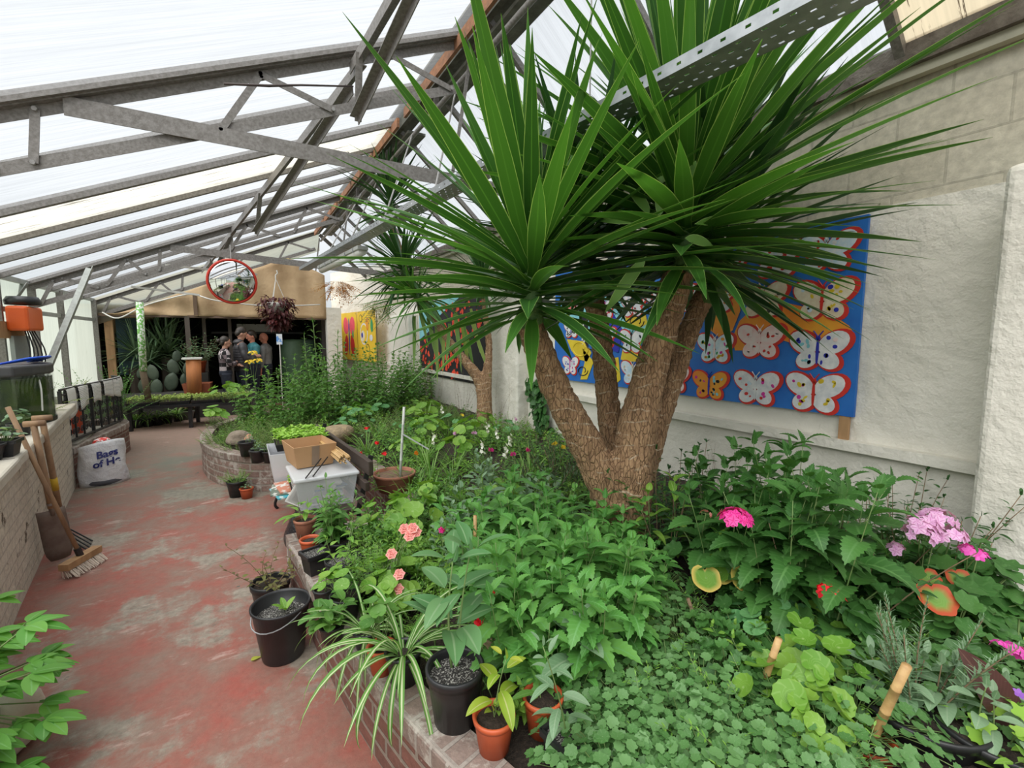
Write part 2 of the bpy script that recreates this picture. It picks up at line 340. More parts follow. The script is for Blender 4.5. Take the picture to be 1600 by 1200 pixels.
# roof trusses
def truss(y, label, tiez, drop=.36, tie=True):
    r = thing('roof_truss', label, 'truss', (0, y, 0), 0, None)
    P = lambda x, d=0: (x, 0, roofz(x)-.06-d)
    MB().ang(P(LX+.05), P(RXG), .075).build('top_chord', STEEL, r)
    MB().ang(P(LX+.05, drop*.72), P(RXG-.1, drop), .07, flip=-1).build('bottom_chord', STEEL, r)
    xs = [LX+.1, -2.05, -1.58, -1.15, -.98, .05, .45, 1.05, 1.2, 1.7]
    dd = lambda x: drop*(.72+.28*(x-LX)/(RXG-LX))
    web = [(LX+.15,1,-2.2,0),(-2.1,0,-1.72,1),(-1.62,1,-1.38,0),(-1.35,0,-1.15,1),(-.98,1,-.95,0),(-.02,1,.24,0),(.24,0,.72,1),(.95,1,1.17,0),(1.17,0,1.7,1)]
    for xa, ba, xb, bb in web:
        a = P(xa, dd(xa)*ba); c = P(xb, dd(xb)*bb)
        m_ = MB(); m_.bar((a[0],-.012,a[2]),(c[0],-.012,c[2]),.008,.045 if abs(xa-xb) > .1 else .05,(0,1,0)) if 0 else m_.bar((a[0],-.014,a[2]),(c[0],-.014,c[2]),.045,.008,(0,1,0))
        s_ = m_.build('strut', STEEL, r)
        for q in (a, c): MB().tube([(q[0],-.016,q[2]),(q[0],-.034,q[2])], .014, 6).build('bolt', STEEL2, s_)
    if tie:
        a = (-.82, -.03, roofz(-.82)-.07); c = (WX-.05, -.03, tiez)
        MB().ang(a, (c[0], -.03, c[2]), .11 if y < 5 else .10, .008, flip=-1).build('tie_beam', STEEL, r)
    # right-hand rafter and strut
    MB().ang((RXG,0,RZG-.12),(WX-.03,0,ER-.06),.07).build('rafter', STEEL, r)
    MB().bar((RXG,-.02,RZG-.2),(1.7,-.02,tiez+.08),.03,.008,(0,1,0)).build('hanger', STEEL, r)
    return r
truss(3.90, 'nearest riveted steel roof truss crossing above the red path', 3.03)
truss(9.05, 'second steel roof truss, in front of the round mirror', 2.84)
truss(-1.3, 'steel roof truss above and behind the viewer, out at the near end', 3.03)
r = truss(12.5, 'last roof truss above the tan cloth at the far end', 2.8, .36, False)
# lattice wind braces lying under the roof slope
def brace(a, b, label, frac=.68, near=False):
    r = thing('lattice_brace', label, 'brace', a)
    b = Vector(b)-Vector(a); d = b.normalized()
    MB().ang((0,0,0), b, .085, .008).build('top_chord', STEEL, r)
    e = b*frac+Vector((.02,0,-.42)); s = b*.04+Vector((.05,0,-.06))
    MB().ang(s, e, .06, .007, flip=-1).build('bottom_chord', STEEL, r)
    MB().bar(e, b*(frac-.08), .05, .01).build('strut', STEEL, r)
    return r
brace((.90,3.86,3.74), (.0,9.1,3.40), 'long tapering lattice brace running from the nearest truss to the second truss')
brace((1.02,2.2,3.86), (.86,3.9,3.74), 'lattice brace running up and out of view over the viewer', .95)
brace((.0,9.1,3.38), (-.6,12.5,3.12), 'lattice brace beyond the second truss')
# splayed steel props at the left eaves
for k, (p, q, lab) in enumerate([((145,418),(70,560),'galvanised diagonal prop rising beside the aquarium to the second truss'),
                                 ((42,444),(-30,508),'short steel prop at the left edge under the eaves')]):
    a = aty(*p, 8.85); c = aty(*q, 7.9 if k == 0 else 8.3)
    o = MB().ang(c-Vector((0,0,.25)), a, .08, .008, (0,1,0)).build('diagonal_prop', mk('bright_galvanised', (.36,.38,.35), (.28,.29,.27), sc=20, rough=.5, metal=.3)); tag(o, lab, 'prop')
# far gable: sheets above the last truss chord, tan cloth, dark room behind
TAN = mk('tan_shade_cloth', (.50,.36,.21), (.40,.27,.15), sc=2.2, rough=.9, bump=.5, bsc=4, dist=.05)
mb = MB()
mb.add([(LX,12.52,EL-.5),(RXG,12.52,RZG-.5),(RXG,12.52,RZG+.02),(LX,12.52,EL+.05)], [(0,1,2,3)], [(0,0),(4.4,0),(4.4,.4),(0,.4)]); struct('window_13', mb, PCW)
def cloth(name, f, nu, nv, lab, matl, cat='cloth', th=.004):
    V = [f(i/nu, j/nv) for j in range(nv+1) for i in range(nu+1)]
    F = [(j*(nu+1)+i, j*(nu+1)+i+1, (j+1)*(nu+1)+i+1, (j+1)*(nu+1)+i) for j in range(nv) for i in range(nu)]
    m_ = MB(); m_.add(V, F, [(i/nu, j/nv) for j in range(nv+1) for i in range(nu+1)]); o = m_.build(name, matl, smooth=True)
    s_ = o.modifiers.new('s', 'SOLIDIFY'); s_.thickness = th
    return tag(o, lab, cat) if lab else o
def gab(u, v):
    x = -2.4+4.35*u; zt = min(2.38+.0+.434*(x+2.4), 2.75+.05*math.sin(9*u)) ; zt = max(2.16, min(3.62, roofz(x)-.42))
    if x > 1.0: zt = min(zt, 3.62-(x-1.0)*.45)
    z = 2.13+(zt-2.13)*v
    return (x, 12.40+.06*math.sin(x*5+v*3)*v*(1-v)*4+.03*math.sin(x*13), z)
cloth('shade_cloth', gab, 60, 14, 'tan shade cloth hung across the far gable above the people', TAN)
def gab2(u, v): x = -2.45+.9*u; return (x, 12.75+.9*v, 2.12-.35*v*(1-u)-.1*math.sin(u*3)*v)
cloth('shade_cloth', gab2, 14, 8, 'slack tan cloth sagging behind the far left post', TAN)
mb = MB(); mb.bar((-2.45,12.45,2.12),(2.1,12.45,2.12),.06,.05); struct('trim_%d' % n, mb, mk('brown_rail', (.14,.09,.06))); n += 1
mb = MB(); mb.box((-.45,15.2,2.3),(4.7,5.3,.1)); struct('ceiling_far_dimming', mb, TAN)  # opaque ceiling added over the far room to keep daylight out and dim it
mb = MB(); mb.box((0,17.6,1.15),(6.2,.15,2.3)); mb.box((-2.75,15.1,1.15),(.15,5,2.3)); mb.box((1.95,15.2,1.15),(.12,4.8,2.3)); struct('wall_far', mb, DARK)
mb = MB(); mb.box((-2.28,12.6,1.1),(.14,.1,2.2)); struct('trim_%d' % n, mb, PINE); n += 1
mb = MB(); mb.box((-2.05,12.9,1.5),(.34,.04,1.3)); struct('door_1', mb, mk('dark_teal_board', (.02,.06,.07))); n += 1
# outside ground
mb = MB(); mb.box((0,5,-.12),(60,60,.04)); struct('ground', mb, mk('outside_ground', (.10,.12,.07)))
# ================================================================ PLANT BUILDING
def prof(kind, n):
    t = np.linspace(0, 1, n+1); b = np.zeros(n+1)
    if kind == 'lance': w_ = np.sin(math.pi*t**.8)**.8
    elif kind == 'strap': w_ = np.minimum(1, (1-t)*3.2)**.8*np.minimum(1, .55+t*2)
    elif kind == 'yucca': w_ = np.interp(t, [0,.06,.25,.5,.8,1], [.75,.55,.92,1,.5,.0])
    elif kind == 'oval': w_ = np.sin(math.pi*t**.9)**.6
    elif kind == 'ovate': w_ = np.interp(t, [0,.08,.25,.5,.8,1], [.15,.75,1,.85,.42,0])
    elif kind == 'heart': w_ = np.interp(t, [0,.1,.3,.55,.8,1], [.35,.85,1,.85,.45,0]); b = np.interp(t, [0,.1,.3,1], [.22,.12,.0,0])
    elif kind == 'serr':
        w_ = np.interp(t, [0,.08,.25,.5,.8,1], [.3,.8,1,.82,.42,0]); b = np.interp(t, [0,.1,.3,1], [.14,.08,.0,0])
        z = (np.arange(n+1) % 2 == 0); w_ = np.where(z, w_*1.0, w_*.80); b = b-np.where(z, .035, -.0)
    elif kind == 'needle': w_ = np.minimum(1, (1-t)*4)
    w_[-1] = 0.02
    return t, w_, b
TPL = {}
def leaf(mb, base, d, up, L, W, kind='lance', n=6, droop=.5, fold=.3, m=0, twist=0):
    key = (kind, n)
    if key not in TPL:
        t, w_, b = prof(kind, n); k = n+1; i = np.arange(n)
        Q = np.concatenate([np.stack([i*3, i*3+1, i*3+4, i*3+3], 1), np.stack([i*3+1, i*3+2, i*3+5, i*3+4], 1)])
        uv = np.zeros((k, 3, 2)); uv[:, 0, 0] = -1; uv[:, 2, 0] = 1; uv[:, :, 1] = t[:, None]
        TPL[key] = (t, w_, b, Q, uv.reshape(-1, 2))
    t, w_, b, Q, uv = TPL[key]
    d = nrm(d); X = nrm(np.cross(d, up)); Z = np.cross(X, d)
    if twist: X, Z = X*math.cos(twist)+Z*math.sin(twist), Z*math.cos(twist)-X*math.sin(twist)
    if abs(droop) < 1e-3: yy, zz = t, 0*t
    else: yy, zz = np.sin(droop*t)/droop, -(1-np.cos(droop*t))/droop
    c_ = np.cos(droop*t); s_ = -np.sin(droop*t)
    cen = np.outer(yy*L, d)+np.outer(zz*L, Z); tan = np.outer(c_, d)+np.outer(s_, Z); nor = np.outer(-s_, d)+np.outer(c_, Z)
    sd = np.outer(w_*W/2*math.cos(fold), X); li = nor*(w_*W/2*math.sin(fold))[:, None]; bk = tan*(b*L)[:, None]
    v = np.stack([cen-sd+li-bk, cen, cen+sd+li-bk], 1).reshape(-1, 3)+np.asarray(base)
    mb.add(v, Q, uv, m)
DT = {}
def disc(mb, c, nrmv, R, lobes=7, depth=.12, notch=.0, cup=.15, m=0, rot=0, seg=21, ruf=0):
    key = (lobes, depth, notch, cup, seg, ruf)
    if key not in DT:
        a = np.linspace(0, 2*math.pi, seg, endpoint=False); r = 1-depth*(.5-.5*np.cos(a*lobes))
        nk = np.exp(-((a+math.pi) % (2*math.pi)-math.pi)**2/.06)*notch; r = r*(1-nk)
        ro = np.stack([r*np.cos(a), r*np.sin(a), cup*r*r+ruf*np.cos(a*lobes)], 1); ri = np.stack([.55*r*np.cos(a), .55*r*np.sin(a), cup*.3*r*r-ruf*.4*np.cos(a*lobes)], 1)
        v = np.concatenate([[[0, 0, 0]], ri, ro]); k = np.arange(seg); k2 = (k+1) % seg
        T = np.stack([0*k, 1+k, 1+k2], 1); Q = np.stack([1+k, 1+seg+k, 1+seg+k2, 1+k2], 1)
        uv = np.concatenate([[[0, 0]], np.stack([.5+0*a, a/6.283], 1), np.stack([1+0*a, a/6.283], 1)])
        DT[key] = (v, T, Q, uv)
    v, T, Q, uv = DT[key]
    z = nrm(nrmv); x = nrm(np.cross(z, (math.cos(rot+1.57), math.sin(rot+1.57), .03))); y = np.cross(z, x)
    vv = (v*R)@np.array([x, y, z])+np.asarray(c); n0 = mb.n
    mb.V.append(vv); mb.U.append(uv); mb.P.append((T+n0, m)); mb.P.append((Q+n0, m)); mb.n += len(vv)
def stemcurve(base, d, L, bend, n=5, rg=random):
    p = np.array(base, float); d = nrm(d); out = [p.copy()]
    bx = np.array([rg.uniform(-1, 1), rg.uniform(-1, 1), rg.uniform(-.3, .3)])*bend
    for i in range(n): p = p+d*L/n; d = nrm(d+bx/n); out.append(p.copy())
    return out
def sph(az, el): return np.array([math.cos(az)*math.cos(el), math.sin(az)*math.cos(el), math.sin(el)])
class Plant:
    def __init__(s, name, label, cat, mats, parts=('stems', 'foliage', 'flowers')):
        s.root = thing(name, label, cat, (0, 0, -50)); s.mats = mats; s.p = {k: MB() for k in parts}; s.names = parts
    def done(s):
        for k in s.names:
            if s.p[k].n: s.p[k].build(k, s.mats[k] if isinstance(s.mats, dict) else s.mats, s.root, smooth=True)
        return s.root
UP = np.array([0, 0, 1.])
def g_pairs(P, seed, nst=6, h=.4, spread=.12, LL=.07, LW=.045, kind='serr', ns=9, nodes=6, lean=.25, droop=.7, el0=.25, bend=.3, whorl=2, sr=.0028, fold=.3, topk=.45):
    rg = random.Random(seed)
    for i in range(nst):
        a = rg.uniform(0, 6.28); r = spread*math.sqrt(rg.random()); hh = h*rg.uniform(.65, 1.05)
        pts = stemcurve((r*math.cos(a), r*math.sin(a), 0), (math.cos(a)*lean*r/spread, math.sin(a)*lean*r/spread, 1), hh, bend, 6, rg)
        P.p['stems'].tube(pts, [sr*(1-.5*k/6) for k in range(7)], 5)
        for k in range(nodes):
            f = (k+1.2)/(nodes+.2); f = min(f, 1); q = f*6; j = min(int(q), 5); b_ = pts[j]+(pts[j+1]-pts[j])*(q-j); az = rg.uniform(0, .4)+k*math.pi/2
            sz = 1-(1-topk)*max(0, (f-.55)/.45)
            for w_ in range(whorl):
                aa = az+w_*2*math.pi/whorl+rg.uniform(-.3, .3); el = el0+rg.uniform(-.25, .25)+(.5*f if f > .8 else 0)
                d = sph(aa, el); s0 = b_+d*LL*.18
                leaf(P.p['foliage'], s0, d, UP, LL*sz*rg.uniform(.8, 1.15), LW*sz*rg.uniform(.85, 1.1), kind, ns, droop*rg.uniform(.6, 1.4), fold, twist=rg.uniform(-.25, .25))
        leaf(P.p['foliage'], pts[-1], (rg.uniform(-.3,.3), rg.uniform(-.3,.3), 1), (1,0,0), LL*.4, LW*.4, kind, ns, .2, fold)
def g_round(P, seed, n=30, spread=.18, h=.15, R=.03, lobes=7, depth=.14, notch=.5, cup=.15, tilt=.5, seg=21, mlist=(0,), zmin=.3, ruf=0, sr=.0016):
    rg = random.Random(seed)
    for i in range(n):
        a = rg.uniform(0, 6.28); q = math.sqrt(rg.random()); r = spread*q; z = h*(zmin+(1-zmin)*(1-q*q)*rg.uniform(.5, 1.1)+.1*rg.random())
        c = np.array([r*math.cos(a), r*math.sin(a), z]); b0 = np.array([r*.25*math.cos(a), r*.25*math.sin(a), 0])
        P.p['stems'].tube([b0, (b0+c)/2+np.array([0,0,.15*h]), c], sr, 4, cap=False)
        disc(P.p['foliage'], c, (math.cos(a)*tilt*q+rg.uniform(-.3,.3), math.sin(a)*tilt*q+rg.uniform(-.3,.3), 1), R*rg.uniform(.6, 1.25), lobes, depth, notch, cup, rg.choice(mlist), a+math.pi+rg.uniform(-.5,.5), seg, ruf)
def g_strap(P, seed, n=30, L=.35, W=.014, kind='strap', ns=8, el=(.3, 1.4), droop=(1.0, 2.2), fold=.35, r0=.02, m=0):
    rg = random.Random(seed)
    for i in range(n):
        a = rg.uniform(0, 6.28); e = rg.uniform(*el)
        leaf(P.p['foliage'], (r0*math.cos(a), r0*math.sin(a), 0), sph(a, e), UP, L*rg.uniform(.55, 1.1), W*rg.uniform(.7, 1.15), kind, ns, rg.uniform(*droop), fold, m)
def g_feather(P, seed, n=25, h=.2, spread=.15, fl=.12, lf=.016, lw=.005, pairs=7, droop=.8, kind='lance', el=(.3,1.3)):
    rg = random.Random(seed)
    for i in range(n):
        a = rg.uniform(0, 6.28); r = spread*math.sqrt(rg.random()); b0 = np.array([r*math.cos(a), r*math.sin(a), 0])
        pts = stemcurve(b0, sph(a+rg.uniform(-.6,.6), rg.uniform(*el)), h*rg.uniform(.6, 1.1), droop, 6, rg)
        P.p['stems'].tube(pts, [.0015]*4+[.001]*3, 4, cap=False)
        for k in range(pairs):
            f = .3+.7*k/pairs; q = f*6; j = min(int(q), 5); b_ = pts[j]+(pts[j+1]-pts[j])*(q-j); t_ = nrm(pts[j+1]-pts[j]); sd = nrm(np.cross(t_, UP))
            for sgn in (-1, 1):
                d = t_*.5+sd*sgn+UP*rg.uniform(-.1,.3); leaf(P.p['foliage'], b_, d, UP, lf*(1.2-.6*f)*rg.uniform(.8,1.3)*1.5, lw, kind, 3, .3, .2)
        leaf(P.p['foliage'], pts[-1], pts[-1]-pts[-2], UP, lf, lw, kind, 3, .3, .2)
def flower(mb, c, nv, R, petals=5, m=0, cm=None, wide=.75, cup=.25, kind='oval'):
    z = nrm(nv); x = nrm(np.cross(z, (.3, .9, .1))); y = np.cross(z, x)
    for i in range(petals):
        a = 2*math.pi*i/petals; d = x*math.cos(a)+y*math.sin(a)+z*cup
        leaf(mb, c, d, z, R, R*wide, kind, 4, .35, -.1, m)
    if cm is not None: disc(mb, np.array(c)+z*R*.12, z, R*.22, 5, 0, 0, .0, cm, 0, 8)
def g_umbel(P, base, top, R=.03, n=18, fr=.014, m=0, cm=None, seed=0, flat=.7):
    rg = random.Random(seed); base = np.array(base, float); top = np.array(top, float)
    P.p['stems'].tube([base, (base+top)/2+np.array([rg.uniform(-.01,.01), .01, 0]), top], .002, 5)
    for i in range(n):
        d = sph(rg.uniform(0, 6.28), math.asin(rg.uniform(-.1, 1))); c = top+d*R*np.array([1, 1, flat])*rg.uniform(.75, 1)
        P.p['stems'].tube([top, c], .0008, 3, cap=False); flower(P.p['flowers'], c, d+np.array([0,0,.2]), fr*rg.uniform(.85, 1.15), 5, m, cm)
# foliage colours
STEM = mk('green_stem', (.13,.22,.06), (.18,.25,.09), sc=10); STEMB = mk('brown_stem', (.16,.10,.055), (.24,.17,.10), sc=10, rough=.8)
L_BALM = leafmat('mint_green_leaf', (.085,.27,.05), (.17,.40,.085), vein=(.17,.40,.13), transl=.3, lat=7)
L_NETTLE = leafmat('nettle_green_leaf', (.045,.15,.03), (.085,.23,.05), vein=(.12,.28,.08), lat=8)
L_LIME = leafmat('lime_green_leaf', (.13,.32,.035), (.25,.44,.06), vein=(.32,.50,.15), lat=7)
L_MID = leafmat('mid_green_leaf', (.07,.20,.035), (.15,.33,.06), vein=(.18,.34,.10), lat=7)
L_GREY = leafmat('grey_green_leaf', (.14,.26,.13), (.22,.34,.20), vein=(.27,.38,.24), transl=.2, lat=9)
L_DARK = leafmat('dark_green_leaf', (.025,.085,.02), (.05,.15,.035), vein=(.06,.16,.045), transl=.2, lat=7)
L_IVY = leafmat('ground_ivy_leaf', (.09,.23,.06), (.17,.34,.12), vein=(.20,.36,.15), vw=.02, lat=7, skew=0)
L_GER = leafmat('geranium_leaf', (.05,.16,.035), (.10,.25,.06), vein=(.13,.28,.09), vw=.02, lat=7, skew=0)
L_GERE = leafmat('red_edged_leaf', (.16,.34,.06), (.22,.40,.08), edge=(.60,.10,.04), ev=.3, vw=.02, vein=(.30,.46,.14), lat=7, skew=0)
L_GERY = leafmat('yellow_edged_leaf', (.14,.32,.04), (.20,.38,.05), edge=(.75,.55,.14), ev=.10, vw=.02, vein=(.26,.44,.10), lat=6, skew=0)
L_NAST = leafmat('nasturtium_leaf', (.10,.30,.10), (.16,.38,.14), vein=(.3,.5,.26), vw=.06, lat=8, skew=0)
L_SPID = leafmat('spider_plant_leaf', (.10,.27,.04), (.16,.36,.07), vein=(.62,.70,.42), vw=.28)
L_GRASS = leafmat('grass_blade', (.13,.32,.05), (.25,.42,.10))
L_YEL = leafmat('yellowing_leaf', (.62,.55,.06), (.42,.50,.06), vein=(.6,.6,.2))
L_SEED = leafmat('seedling_leaf', (.28,.52,.06), (.42,.66,.12))
L_FERN = leafmat('dry_fern_frond', (.32,.36,.10), (.20,.30,.07))
L_DRY = leafmat('dry_leaf', (.28,.17,.08), (.16,.10,.05), transl=.15)
L_PURP = leafmat('purple_canna_leaf', (.075,.028,.026), (.10,.04,.03), vein=(.16,.08,.06), transl=.15, rough=.35, lat=22, lamt=.25)
L_RED = leafmat('burgundy_leaf', (.06,.012,.014), (.11,.022,.022), transl=.15)
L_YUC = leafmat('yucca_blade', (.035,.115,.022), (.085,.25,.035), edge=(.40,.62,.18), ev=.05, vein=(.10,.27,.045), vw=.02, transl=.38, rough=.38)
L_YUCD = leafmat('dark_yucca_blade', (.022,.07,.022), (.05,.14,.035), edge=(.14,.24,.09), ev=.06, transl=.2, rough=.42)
F_PINK = leafmat('hot_pink_petal', (.85,.03,.32), (.95,.10,.45), transl=.3, vein=(.55,.0,.18), vw=.10); F_LIL = leafmat('lilac_petal', (.72,.38,.68), (.85,.55,.80), transl=.3, vein=(.62,.22,.50), vw=.10)
F_RED = leafmat('red_petal', (.85,.01,.02), (.95,.04,.06), transl=.25); F_SAL = leafmat('salmon_pink_petal', (.88,.28,.26), (.95,.50,.45), transl=.3, vein=(.70,.12,.12), vw=.10)
F_WHITE = leafmat('white_petal', (.85,.84,.72), (.9,.9,.85), transl=.2); F_YEL = leafmat('yellow_petal', (.90,.62,.04), (.95,.75,.08), transl=.2)
F_MAG = leafmat('magenta_petal', (.75,.05,.45), (.85,.15,.60)); F_ORG = leafmat('orange_petal', (.9,.25,.02), (.95,.40,.04)); F_VIO = leafmat('violet_petal', (.30,.10,.55), (.42,.18,.65))
# ================================================================ RAISED BEDS
BRICK = brickmat('old_red_brick', (.24,.10,.075), (.18,.085,.065), (.30,.245,.20), .225, .078, .011, patch=(.42,.35,.29), pamt=(.60,.68), psc=9)
BRICKP = brickmat('pale_weathered_brick', (.33,.22,.18), (.28,.18,.15), (.40,.34,.29), .225, .078, .012, patch=(.50,.45,.40), pamt=(.50,.6), psc=8)
BRICKW = brickmat('white_painted_brick', (.72,.65,.54), (.68,.61,.50), (.60,.54,.45), .225, .075, .008, patch=(.12,.09,.06), pamt=(.62,.645), psc=4.5)
COPE = brickmat('brick_coping', (.30,.22,.185), (.25,.18,.15), (.36,.31,.27), .085, .4, .009, patch=(.42,.38,.33), pamt=(.52,.62), psc=10)
def smoothline(pts, k=6):
    P_ = [np.array(p, float) for p in pts]; out = []
    for i in range(len(P_)-1):
        p0 = P_[max(i-1, 0)]; p1 = P_[i]; p2 = P_[i+1]; p3 = P_[min(i+2, len(P_)-1)]
        for j in range(k):
            t = j/k; out.append(.5*((2*p1)+(-p0+p2)*t+(2*p0-5*p1+4*p2-p3)*t*t+(-p0+3*p1-3*p2+p3)*t**3))
    out.append(P_[-1]); return out
def curvedwall(name, pts, h, th, side, mats, lab, over=.012, cope_h=.075, cat='brick wall'):
    L = smoothline(pts); n = len(L); body = MB(); top = MB(); acc = 0
    A = []; 
    for i in range(n):
        d = nrm(np.append(L[min(i+1, n-1)]-L[max(i-1, 0)], 0)); nn = np.array([d[1], -d[0]])*side
        if i: acc += np.linalg.norm(L[i]-L[i-1])
        A.append((L[i], nn, acc))
    def sweep(mb, prof_):
        k = len(prof_); V = []; U = []
        for p, nn, s_ in A:
            for (o_, z_) in prof_: V.append((*(p+nn*o_), z_)); U.append((s_, z_ if mb is body else o_))
        F = [(i*k+j, i*k+(j+1) % k, (i+1)*k+(j+1) % k, (i+1)*k+j) for i in range(n-1) for j in range(k)]
        F += [tuple(range(k)), tuple((n-1)*k+j for j in range(k))[::-1]]
        mb.add(V, F, U)
    sweep(body, [(0, -.02), (0, h-cope_h), (th, h-cope_h), (th, -.02)])
    sweep(top, [(-over, h-cope_h), (-over, h-.01), (-over+.01, h), (th+over, h), (th+over, h-cope_h)])
    o = thing(name, lab, cat)
    body.build('brickwork', mats[0], o); top.build('coping', mats[1], o); return o
HB = .36
curvedwall('curved_planter_wall', [(1.0,-.3),(.72,.35),(.58,.95),(.47,1.35),(.40,1.67),(.335,2.07),(.285,2.5),(.25,2.95),(.22,3.16)], HB, .11, 1, (BRICK, COPE), 'long curved red brick planter wall edging the near bed')
curvedwall('planter_wall', [(.22,3.2),(.5,3.22),(1.02,3.24)], HB, .11, -1, (BRICKP, COPE), 'short brick return wall under the near end of the bench')
curvedwall('planter_wall', [(1.02,3.3),(1.05,4.2),(1.0,5.3)], .42, .11, 1, (BRICK, COPE), 'brick retaining wall hidden behind the bench')
curvedwall('curved_planter_wall', [(.44,5.42),(.09,5.60),(-.14,5.88),(-.34,6.3),(-.455,6.85),(-.46,7.4),(-.36,7.95),(-.05,8.5),(.5,8.9),(1.2,9.1)], .40, .11, 1, (BRICKP, COPE), 'pale rounded brick planter wall of the farther bed, beyond the bench')
curvedwall('planter_wall', [(1.0,5.36),(.7,5.38),(.46,5.40)], .40, .11, 1, (BRICKP, COPE), 'brick pier wall against the far end of the bench')
def soil(name, poly, zf, nx=46):
    P_ = np.array(poly); x0, y0 = P_.min(0); x1, y1 = P_.max(0); rg = np.random.RandomState(5)
    st = max((x1-x0), (y1-y0))/nx; xs = np.arange(x0, x1+st, st); ys_ = np.arange(y0, y1+st, st)
    def inside(x, y):
        c = False; j = len(P_)-1
        for i in range(len(P_)):
            if (P_[i][1] > y) != (P_[j][1] > y) and x < (P_[j][0]-P_[i][0])*(y-P_[i][1])/(P_[j][1]-P_[i][1])+P_[i][0]: c = not c
            j = i
        return c
    V = [(x, y, zf(x, y)+rg.uniform(-.02, .02)) for y in ys_ for x in xs]; k = len(xs)
    F = [(j*k+i, j*k+i+1, (j+1)*k+i+1, (j+1)*k+i) for j in range(len(ys_)-1) for i in range(k-1) if inside(xs[i]+st/2, ys_[j]+st/2)]
    mb = MB(); mb.add(V, F); return struct(name, mb, SOIL, True)
def bedz(x, y): return .31+.16*min(1, max(0, (x-.4)/1.3))
soil('soil_bed', [(1.0,-.3),(.82,.35),(.68,.95),(.57,1.35),(.5,1.67),(.43,2.07),(.39,2.5),(.35,2.95),(.33,3.18),(1.08,3.2),(1.15,4.2),(1.1,5.4),(.2,5.55),(-.05,5.95),(-.25,6.4),(-.36,6.9),(-.36,7.4),(-.26,7.9),(.02,8.4),(.6,8.8),(1.3,9.0),(2.0,9.6),(3.2,9.8),(3.2,-.3)], bedz, 90)
# left brick wall, painted
mb = MB()
pts = [(-1.02,2.4),(-1.25,3.9),(-1.45,5.34),(-1.65,6.86)]
o = thing('painted_brick_wall', 'low white painted brick wall with peeling patches along the left of the path', 'brick wall')
acc = 0
L = [np.array(p) for p in pts]; V = []; U = []; k = 4
for i, p in enumerate(L):
    if i: acc += np.linalg.norm(L[i]-L[i-1])
    for (o_, z_) in [(0,0),(0,.86),(-.45,.86),(-.45,0)]: V.append((p[0]+o_, p[1], z_)); U.append((acc, z_))
F = [(i*k+j, i*k+(j+1) % k, (i+1)*k+(j+1) % k, (i+1)*k+j) for i in range(3) for j in range(k)]+[(0,1,2,3),(15,14,13,12)]
mb.add(V, F, U); mb.build('brickwork', BRICKW, o)
WCAP = mk('painted_wall_cap', (.60,.56,.48), (.50,.45,.37), sc=4, rough=.8, bump=.4)
mb = MB()
for i in range(3): mb.bar((L[i][0]-.2, L[i][1]-.02, .90), (L[i+1][0]-.2, L[i+1][1]+.02, .90), .52, .075)
q = mb.build('cap', WCAP, o); bv = q.modifiers.new('b','BEVEL'); bv.width=.015; bv.segments=2
mb = MB(); mb.box((-2.28, 4.6, .42), (.40, 4.6, .84)); struct('planter_ledge', mb, mk('ledge_render', (.33,.31,.26), (.24,.22,.18), sc=3, rough=.9))
# red brick curve under the railings
RB = [(-1.66,6.9),(-1.62,7.35),(-1.53,7.9),(-1.46,8.4),(-1.46,8.75),(-1.60,9.05),(-1.9,9.2),(-2.4,9.25)]
curvedwall('curved_brick_plinth', RB, .43, .13, -1, (BRICK, COPE), 'curved red brick plinth carrying the black railings')
rl = thing('iron_railing', 'black ornamental iron railing on the curved brick plinth, hung with newspapers', 'railing', (0,0,.43))
RL = smoothline([(p[0]-.06, p[1]) for p in RB[:6]], 5); IRON = mk('black_iron', (.012,.012,.012), (.02,.02,.02), rough=.5)
for z in (.05, .60, .66):
    MB().tube([(*p, z) for p in RL], .013 if z > .1 else .018, 6).build('rail', IRON, rl)
acc = 0; last = RL[0]
for i, p in enumerate(RL):
    if i % 2 == 0:
        mb = MB(); mb.box((p[0], p[1], .34), (.018, .018, .60) if i % 8 else (.032, .032, .62)); mb.build('baluster', IRON, rl)
    if i < len(RL)-1:
        q = (p+RL[i+1])/2; mb = MB(); tn = nrm(np.append(RL[i+1]-p, 0))
        for z0 in (.14, .26, .38, .50):                               # cast scrolls between the bars
            mb.tube([np.array([q[0], q[1], z0])+tn*.035*math.cos(a)*(1-a/12)+UP*.045*math.sin(a)*(1-a/12) for a in np.linspace(0, 7.5, 14)], .006, 4)
        mb.build('scroll', IRON, rl)
PAPER = mk('newsprint', (.78,.77,.73), (.66,.65,.61), sc=3, rough=.8)
m, t, b, oo = base_mat('printed_newspaper'); uv = N(t, 'UVMap')
wv = N(t, 'TexBrick', Scale=1.0); wv.inputs['Brick Width'].default_value=.16; wv.inputs['Row Height'].default_value=.035; wv.inputs['Mortar Size'].default_value=.011
wv.inputs['Color1'].default_value=(.35,.35,.34,1); wv.inputs['Color2'].default_value=(.52,.51,.5,1); wv.inputs['Mortar'].default_value=(.78,.77,.74,1); t.links.new(uv.outputs[0], wv.inputs['Vector'])
t.links.new(wv.outputs[0], b.inputs['Base Color']); b.inputs['Roughness'].default_value=.85; NEWS = m
PURPLE = mk('purple_printed_page', (.28,.08,.45), (.2,.2,.6), sc=3)
npl = ['newspaper folded over the rail, nearest the aquarium, with a purple edge','second newspaper hung on the rail, narrow and folded','third newspaper on the rail, with a dark gap beside it','fourth newspaper on the rail, small printed picture','fifth newspaper on the rail, two columns wide','last rounded newspaper on the rail, at the curve of the railings']
